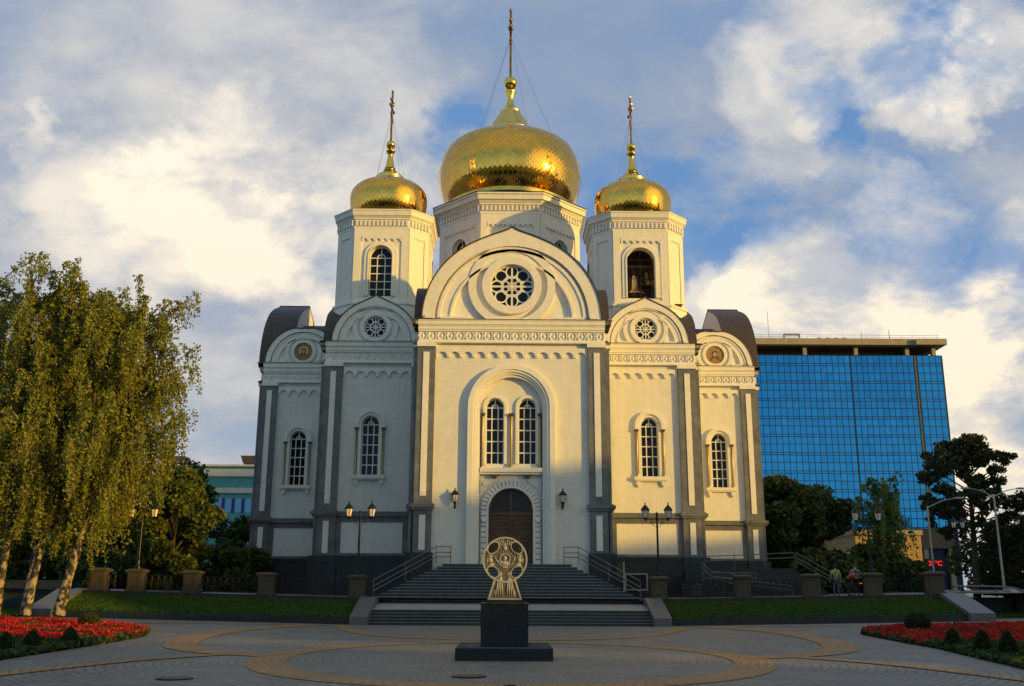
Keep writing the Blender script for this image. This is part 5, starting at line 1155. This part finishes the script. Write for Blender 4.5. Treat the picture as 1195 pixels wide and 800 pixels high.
# ------------------------------------------------------------------ GLASS TOWER
gt = thing('glass_tower', 'tall blue mirror glass office tower with a flat overhanging roof right of the church', 'building', (0, 180, 0)); GX0, GX1, GZ0, GZ1 = 22.0, 80.6, 13.0, 45.0
M['mirror'] = mat('blue_mirror_glass', (.045, .31, .62), .06, metal=1, island=.07); M['mull'] = mat('dark_mullions', (.01, .03, .07), .4, metal=.5); M['beige'] = mat('beige_cladding', (.33, .28, .20), .6, noise=.12, nscale=1.2, brick=(.8, 1.8, .03, .25)); M['fin'] = mat('grey_blue_fin', (.10, .14, .17), .5); M['soffit'] = mat('brown_soffit', (.12, .08, .05), .8)
core = MB(); core.box(GX0, GX1-.3, .35, 26, 0, GZ1-.2); core.build('core_wall', M['mull'], gt)
def panes(secs):
    V = []; F = []; mu = MB(); fh = 3.36; nrow = int((GZ1-GZ0)/fh)+1
    for x0, x1, yo, sl in secs:
        nc = max(1, round((x1-x0)/1.12)); w_ = (x1-x0)/nc
        for r in range(nrow):
            zt_ = GZ1-r*fh
            for (a, b) in ((0, 1.55), (1.55, 2.0), (2.0, 3.36)):
                z1_, z0_ = zt_-a, max(GZ0, zt_-b)
                if z1_ <= GZ0: continue
                for c in range(nc):
                    xa, xb = x0+c*w_, x0+(c+1)*w_; ya, yb = yo+sl*(c/nc), yo+sl*((c+1)/nc); j = [random.gauss(0, .006) for _ in range(4)]; k = len(V)
                    V.extend([(xa, ya+j[0], z0_), (xb, yb+j[1], z0_), (xb, yb+j[2], z1_), (xa, ya+j[3], z1_)]); F.append((k, k+1, k+2, k+3))
                mu.add([(x0, yo-.05, z1_-.06), (x1, yo+sl-.05, z1_-.06), (x1, yo+sl-.05, z1_+.06), (x0, yo-.05, z1_+.06)], [(0, 1, 2, 3)])
        for c in range(nc+1):
            xa = x0+c*w_; ya = yo+sl*(c/nc)-.06; q = .045 if 0 < c < nc else .14; mu.box(xa-q, xa+q, ya, ya+.06, GZ0, GZ1)
    m_ = MB(); m_.v = V; m_.f = F; m_.build('curtain_wall', M['mirror'], gt); mu.build('mullion', M['mull'], gt)
panes([(GX0, 45.3, 0, 0), (45.3, 63.5, -.15, .3), (63.5, 75.3, .1, -.35), (75.9, GX1, -.1, 0)])
mb = MB(); mb.box(75.35, 75.85, -.12, .4, GZ0, GZ1); mb.build('fin', M['fin'], gt)
mb = MB(); mb.add([(GX1, -.1, GZ0), (GX1, 26, GZ0), (GX1, 26, GZ1), (GX1, -.1, GZ1)], [(0, 1, 2, 3)]); mb.build('side_glass', M['mirror'], gt)
mb = MB(); mb.box(GX0, 75.2, -1.6, 26, 46.7, 47.9); mb.box(75.2, GX1+.3, -2.4, 24, 46.6, 47.72); mb.build('roof_slab', M['beige'], gt)
mb = MB(); mb.box(GX0, GX1-1, -1.2, 25, 46.55, 46.65); mb.box(GX0, 73, 3.2, 25, 45, 46.55); mb.build('soffit', M['soffit'], gt)
for x in (26, 35.7, 45.4, 55.0, 64.6, 74.2, 79.2):
    mb = MB(); mb.box(x-.35, x+.35, -.3, .6, 45.0, 46.6); mb.build('pillar', M['beige'], gt)
rr_ = MB()
for x in np.arange(40, 80, 2.2): rr_.tube([(x, -1.2, 47.9), (x, -1.2, 48.7)], .03, 4)
rr_.tube([(40, -1.2, 48.7), (80, -1.2, 48.6)], .035, 4); rr_.tube([(40, -1.2, 48.3), (80, -1.2, 48.2)], .03, 4)
rr_.tube([(49, 2, 47.9), (49, 2, 54)], .05, 4); rr_.tube([(71.6, 1, 47.9), (71.6, 1, 50.3)], .06, 4); rr_.tube([(66.7, 2, 47.9), (66.7, 2, 50)], .06, 4); rr_.box(52, 55, 2, 3, 49.6, 49.75); rr_.box(52, 52.1, 2, 3, 47.9, 49.7); rr_.box(54.9, 55, 2, 3, 47.9, 49.7)
rr_.build('roof_railing', M['greypole'], gt)
mb = MB()
for i in range(4): mb.ball((58.5+i*1.6, 2, 48.2), 1.0, 14, 8, (1, 1, .7))
mb.build('roof_vents', M['mull'], gt)
mb = MB(); mb.box(GX0, GX1-1.5, -1.0, 24, 9.5, 13.0); mb.build('podium_band', M['soffit'], gt)
mb = MB(); mb.box(GX0, 78, 1, 24, 0, 9.5); mb.build('podium_wall', M['soffit'], gt)
for x in (66, 70, 74, 78.5):
    mb = MB(); mb.box(x-.4, x+.4, -.8, 0, 0, 9.5); mb.build('podium_pillar', M['beige'], gt)
def text_mesh(s, size, m, parent, loc, name='lettering'):
    cu = bpy.data.curves.new(name, 'FONT'); cu.body = s; cu.size = size; cu.extrude = .03; cu.align_x = 'CENTER'; cu.offset = size*.02
    to = bpy.data.objects.new(name, cu); COL.objects.link(to); bpy.context.view_layer.update()
    me = bpy.data.meshes.new_from_object(to.evaluated_get(bpy.context.evaluated_depsgraph_get())); bpy.data.objects.remove(to); me.materials.clear(); me.materials.append(m)
    o = bpy.data.objects.new(name, me); COL.objects.link(o); o.rotation_euler = (PI/2, 0, 0); o.location = loc
    if parent is not None: o.parent = parent
    return o
M['led'] = mat('red_led', (.8, .01, .01), .5, emit=((1, .01, .015), 1.1))
t = thing('temperature_display', 'red LED temperature display reading 21 degrees on the dark podium', 'display', (0, 0, 0)); d = ray(1091.5, 657); yy = 178.6; p_ = Vector((0, 0, CH))+d*(yy/d.y); t.location = p_
mb = MB(); mb.box(-1.9, 1.9, .05, .4, -.75, .75); mb.build('casing', M['iron'], t); text_mesh('21°C', 1.15, M['led'], t, (0, 0, -.4))
# lower wing lit by the low sun
t = thing('brick_annex', 'low ochre brick annex glowing in the evening sun at the foot of the glass tower', 'building', (54.5, 150, 0)); mb = MB(); mb.box(-3.0, 6.8, 0, 14, 0, 10.2); mb.build('wall', mat('ochre_brick', (.42, .27, .10), .8, noise=.2, nscale=2, brick=(.8, .4, .05, .3)), t)
mb = MB(); mb.box(-3.2, 7.0, -.3, 14, 10.2, 10.9); mb.build('parapet', M['beige'], t)
# ------------------------------------------------------------------ teal office block at the left
tb = thing('teal_office', 'teal and white office block with blue windows behind the trees left of the church', 'building', (0, 150, 0)); M['teal'] = mat('teal_panels', (.06, .27, .29), .6, noise=.1, nscale=1); M['tealw'] = mat('white_band', (.46, .48, .47), .6, noise=.1, nscale=1); M['bluew'] = mat('blue_window_glass', (.10, .22, .42), .12, metal=.6)
mb = MB(); mb.box(-100, -30, 0, 14, 0, 19.9); mb.build('wall', M['teal'], tb)
mb = MB(); mb.box(-100, -30, -.35, 0, 18.4, 19.5); mb.box(-100, -30, -.35, 0, 15.9, 16.7); mb.box(-100, -30, -.5, 14, 19.9, 20.2); mb.build('white_bands', M['tealw'], tb)
for r in range(3):
    z = 13.0-r*3.4
    for i in range(9):
        x = -44.6+i*1.5-.0; f = MB(); f.box(x, x+1.25, -.08, 0, z, z+2.1); w_ = f.build('window', M['bluew'], tb)
        s = MB(); s.box(x+.98, x+1.32, -.16, -.07, z-.05, z+2.15); s.build('shutter', M['robe'] if False else mat('navy_panel', (.01, .02, .16), .5) if (r == 0 and i == 0) else bpy.data.materials['navy_panel'], w_)
for x, w_ in ((-52.5, 3.4), (-40.6, 2.2)):
    q = MB(); q.box(x-w_/2, x+w_/2, 3, 6, 20.9, 21.9) if x < -45 else q.taper(x, 4.5, 20.8, 22.0, 1.1, 1.4, 1.5, 1.6)
    for k in (-1, 1): q.box(x+k*w_*.35-.1, x+k*w_*.35+.1, 3.2, 3.4, 20.2, 20.9); q.box(x+k*w_*.35-.1, x+k*w_*.35+.1, 5.6, 5.8, 20.2, 20.9)
    q.build('roof_unit', M['rusty'], tb)

# ------------------------------------------------------------------ people
def person(x, y, z, rz, J, lb, shirt, trousers, hair, scale=1.0, bag=None):
    """J: joint name -> position; one skinned body, clothes as slightly larger skins over the same joints"""
    t = thing('person', lb, 'person', (x, y, z), rz, 'people on the terrace'); t.scale = (scale,)*3
    E = [('pelvis', 'chest'), ('chest', 'neck'), ('neck', 'head'), ('head', 'crown')]
    for s in 'lr': E += [('chest', 'sh'+s), ('sh'+s, 'el'+s), ('el'+s, 'ha'+s), ('ha'+s, 'fi'+s), ('pelvis', 'hi'+s), ('hi'+s, 'kn'+s), ('kn'+s, 'an'+s), ('an'+s, 'to'+s)]
    RD = dict(pelvis=.125, chest=.14, neck=.052, head=.088, crown=.06)
    for s in 'lr': RD.update({'sh'+s: .058, 'el'+s: .040, 'ha'+s: .030, 'fi'+s: .022, 'hi'+s: .088, 'kn'+s: .056, 'an'+s: .040, 'to'+s: .032})
    def skin(edges, name, m, grow, parent, root):
        names = []; 
        for a, b in edges:
            for q in (a, b):
                if q not in names: names.append(q)
        names.sort(key=lambda q: q != root)
        me = bpy.data.meshes.new(name); me.from_pydata([J[q] for q in names], [(names.index(a), names.index(b)) for a, b in edges], []); o = bpy.data.objects.new(name, me); COL.objects.link(o)
        sk = o.modifiers.new('s', 'SKIN'); 
        for i, q in enumerate(names): me.skin_vertices[0].data[i].radius = (RD[q]*grow,)*2
        me.skin_vertices[0].data[0].use_root = True; sb = o.modifiers.new('b', 'SUBSURF'); sb.levels = 1; sb.render_levels = 1; bpy.context.view_layer.update()
        nm = bpy.data.meshes.new_from_object(o.evaluated_get(bpy.context.evaluated_depsgraph_get())); bpy.data.objects.remove(o); nm.materials.clear(); nm.materials.append(m); nm.polygons.foreach_set('use_smooth', [True]*len(nm.polygons))
        r = bpy.data.objects.new(name, nm); COL.objects.link(r); r.parent = parent; return r
    bdy = skin(E, 'body', M['skin'], 1.0, t, 'pelvis')
    skin([e for e in E if set(e) <= {'pelvis', 'chest', 'neck', 'shl', 'shr', 'ell', 'elr'} and 'neck' not in e], 'shirt', shirt, 1.13, t, 'pelvis')
    skin([e for e in E if e[0] in ('pelvis', 'hil', 'hir', 'knl', 'knr') and e[1] in ('hil', 'hir', 'knl', 'knr', 'anl', 'anr')], 'trousers', trousers, 1.14, t, 'pelvis')
    h = MB(); hd = Vector(J['head']); cr = Vector(J['crown']); h.ball(tuple((hd+cr)/2+Vector((0, .025, .01))), .112, 14, 10, (.95, 1.0, 1.05)); 
    if hair[1]: h.ball(tuple(hd+Vector((0, .06, -.10))), .10, 12, 8, (1, .6, hair[1]))
    h.build('hair', hair[0], t, 'all')
    sh = MB()
    for s in 'lr': a, b = Vector(J['an'+s]), Vector(J['to'+s]); sh.ball(tuple((a+b)/2+Vector((0, 0, -.02))), .14, 12, 8, (.38, 1.0, .38))
    sh.build('shoes', M['iron'], t, 'all')
    # simple face on the front (-y) side
    fc = MB(); f0 = hd+Vector((0, -.085, .0)); fc.ball(tuple(f0), .02, 8, 6, (.7, 1, 1.2)); 
    for s in (-1, 1): fc.ball(tuple(hd+Vector((s*.032, -.078, .025))), .009, 6, 5); fc.ball(tuple(hd+Vector((s*.09, 0, .0))), .025, 6, 5, (.4, 1, 1.3))
    fc.ball(tuple(hd+Vector((0, -.078, -.04))), .016, 6, 5, (1.3, .5, .4)); fc.build('face', M['skin'], bdy, 'all')
    # five fingers to a hand
    fg = MB()
    for s in 'lr':
        ha, fi = Vector(J['ha'+s]), Vector(J['fi'+s]); dd = (fi-ha).normalized(); sd = dd.cross(Vector((0, 1, 0))); sd = sd.normalized() if sd.length > .1 else Vector((1, 0, 0)); n2 = dd.cross(sd)
        for k, L_ in enumerate((.062, .075, .07, .055)):
            b0 = fi+sd*(k-1.5)*.017; fg.tube([b0, b0+dd*L_*.5, b0+dd*L_+n2*.02], [.009, .0085, .006], 6)
        b0 = ha+sd*.03+dd*.02; fg.tube([b0, b0+sd*.03+dd*.03, b0+sd*.035+dd*.06], [.011, .010, .007], 6)
    fg.build('fingers', M['skin'], bdy)
    if bag: q = MB(); q.tube([(-.12, -.13, 1.42), (0, -.17, 1.2), (.15, -.12, .98)], .018, 6); q.tube([(-.12, .13, 1.42), (0, .16, 1.2), (.15, .12, .98)], .018, 6); q.ball((.2, 0, .92), .14, 10, 8, (.5, 1, 1)); q.build('shoulder_bag', M['iron'], t)
    return t
JS = dict(pelvis=(0, 0, .95), chest=(0, 0, 1.30), neck=(0, 0, 1.48), head=(0, -.01, 1.60), crown=(0, 0, 1.68), shl=(-.19, 0, 1.40), shr=(.19, 0, 1.40), ell=(-.26, .03, 1.13), elr=(.26, .03, 1.13), hal=(-.27, -.06, .89), har=(.27, -.06, .89), fil=(-.27, -.08, .81), fir=(.27, -.08, .81),
          hil=(-.095, 0, .90), hir=(.095, 0, .90), knl=(-.11, -.02, .49), knr=(.11, .01, .49), anl=(-.11, .02, .09), anr=(.12, .03, .09), tol=(-.12, -.12, .04), tor=(.13, -.11, .04))
sh1 = mat('lime_shirt', (.32, .50, .06), .8, noise=.15, nscale=8); jn = mat('blue_jeans', (.06, .09, .15), .8, noise=.2, nscale=20); sh2 = mat('red_jacket', (.55, .02, .015), .7, noise=.2, nscale=8); dk = mat('dark_cloth', (.02, .02, .025), .8); sh3 = mat('grey_blue_shirt', (.16, .19, .24), .8)
person(18.25, 56.9, terr(18.3), rad(160), JS, 'person in lime green top and jeans with a shoulder bag, seen from behind', sh1, jn, (M['hair'], 0), .98, True)
JB = dict(JS); JB.update(chest=(0, -.22, 1.16), neck=(0, -.36, 1.27), head=(0, -.45, 1.34), crown=(0, -.50, 1.42), shl=(-.18, -.28, 1.20), shr=(.18, -.28, 1.20), ell=(-.22, -.42, 1.0), elr=(.22, -.45, .98), hal=(-.18, -.66, 1.05), har=(.16, -.66, 1.05), fil=(-.16, -.73, 1.06), fir=(.14, -.73, 1.06))
person(19.05, 57.25, terr(19), rad(75), JB, 'person in a red jacket bending forward over the balustrade pillar', sh2, dk, (M['hair'], 0), .95)
JD = dict(JS); JD.update(ell=(-.30, -.05, 1.15), elr=(.30, -.05, 1.15), hal=(-.12, -.26, 1.14), har=(.12, -.26, 1.14), fil=(-.05, -.30, 1.15), fir=(.05, -.30, 1.15))
person(19.6, 57.6, terr(19.5), rad(-20), JD, 'person with long dark hair and a grey blue shirt standing behind the pillar', sh3, dk, (M['hair'], 2.0), 1.0)

# ------------------------------------------------------------------ surroundings out of frame: blocks added to shade the square, trees that mirror in the domes
M['blocker_wall'] = mat('plastered_blocker', (.30, .26, .22), .8, noise=.15, nscale=.5, brick=(3.0, 3.0, .25, .35))
PX = Vector((math.cos(AZ), math.sin(AZ), 0)); SX = Vector((math.sin(AZ), -math.cos(AZ), 0))
def shade_block(p0, p1, s0, depth, h, lb):
    t = thing('shadow_blocker', lb, 'building', (0, 0, 0), 0, 'unseen shadow blockers'); mb = MB()
    c = [PX*p0+SX*s0, PX*p1+SX*s0, PX*p1+SX*(s0+depth), PX*p0+SX*(s0+depth)]
    mb.add([(q.x, q.y, 0) for q in c]+[(q.x, q.y, h) for q in c], [(0, 1, 2, 3), (4, 5, 6, 7), (0, 1, 5, 4), (1, 2, 6, 5), (2, 3, 7, 6), (3, 0, 4, 7)]); mb.build('wall', M['blocker_wall'], t)
    w_ = MB(); n = max(1, int((p1-p0)/2.4))
    for i in range(n):
        for z in np.arange(1.5, h-1.8, 3.1):
            a = PX*(p0+(i+.3)*(p1-p0)/n)+SX*(s0-.03); b = PX*(p0+(i+.75)*(p1-p0)/n)+SX*(s0-.03); w_.add([(a.x, a.y, z), (b.x, b.y, z), (b.x, b.y, z+1.6), (a.x, a.y, z+1.6)], [(0, 1, 2, 3)])
    if w_.v: w_.build('window', M['glass'], t)
TE = math.tan(EL)
prof = [(-70, 22.0, 12.0), (22.0, 25.0, 10.4), (28.4, 32.0, 11.6), (32.0, 37, 12.9), (37, 42.5, 15.1), (42.5, 48, 16.6), (48, 52.5, 18.6), (52.5, 58, 19.9), (58, 66, 15.3), (66, 74, 15.6), (74, 82, 20.0), (82, 98, 22.0), (98, 106, 22.0), (165, 262, 27.0)]  # stepped heights and the gap are shaped to cast the shadows and sun streak
SHK = 60.0
for i, (a, b, h) in enumerate(prof):
    shade_block(a, b, SHK, 12, h, 'unseen block added beyond the right edge of the square, its height set by the shadow it casts')
shade_block(104, 119, 125, 12, 48.5, 'tall unseen block added far beyond the right edge to shade the teal office')
mb = MB(); mb.box(-2500, 2500, -1500, -16, -.3, .03); tag(mb.build('park_lawn', M['grass_soil']), kind='structure')
for i in range(16):
    a = rad(-180+i*11.5+random.uniform(-3, 3)); r = random.uniform(42, 60); x, y = r*math.cos(a), r*math.sin(a)
    if 35 < math.degrees(math.atan2(x, -y)) < 135: continue
    tree('broad_tree', x, y-6, 0, random.uniform(11, 16), random.uniform(4.5, 6.5), 'tall dark tree on the side of the square behind the camera', M['darkleaf'], 3500, .15, lobes=22, size=(.6, 1.2), group='trees behind the camera')
for i in range(14):
    a = rad(-175+i*12+random.uniform(-4, 4)); q = random.uniform(24, 34); x, y = q*math.cos(a), q*math.sin(a)-14
    if 20 < math.degrees(math.atan2(x, -y)) < 150: continue
    tree('broad_tree', x, y, 0, random.uniform(8, 12), random.uniform(3.5, 5), 'tall dark tree on the side of the square behind the camera', M['darkleaf'], 2500, .12, lobes=18, size=(.5, 1.0), group='trees behind the camera')
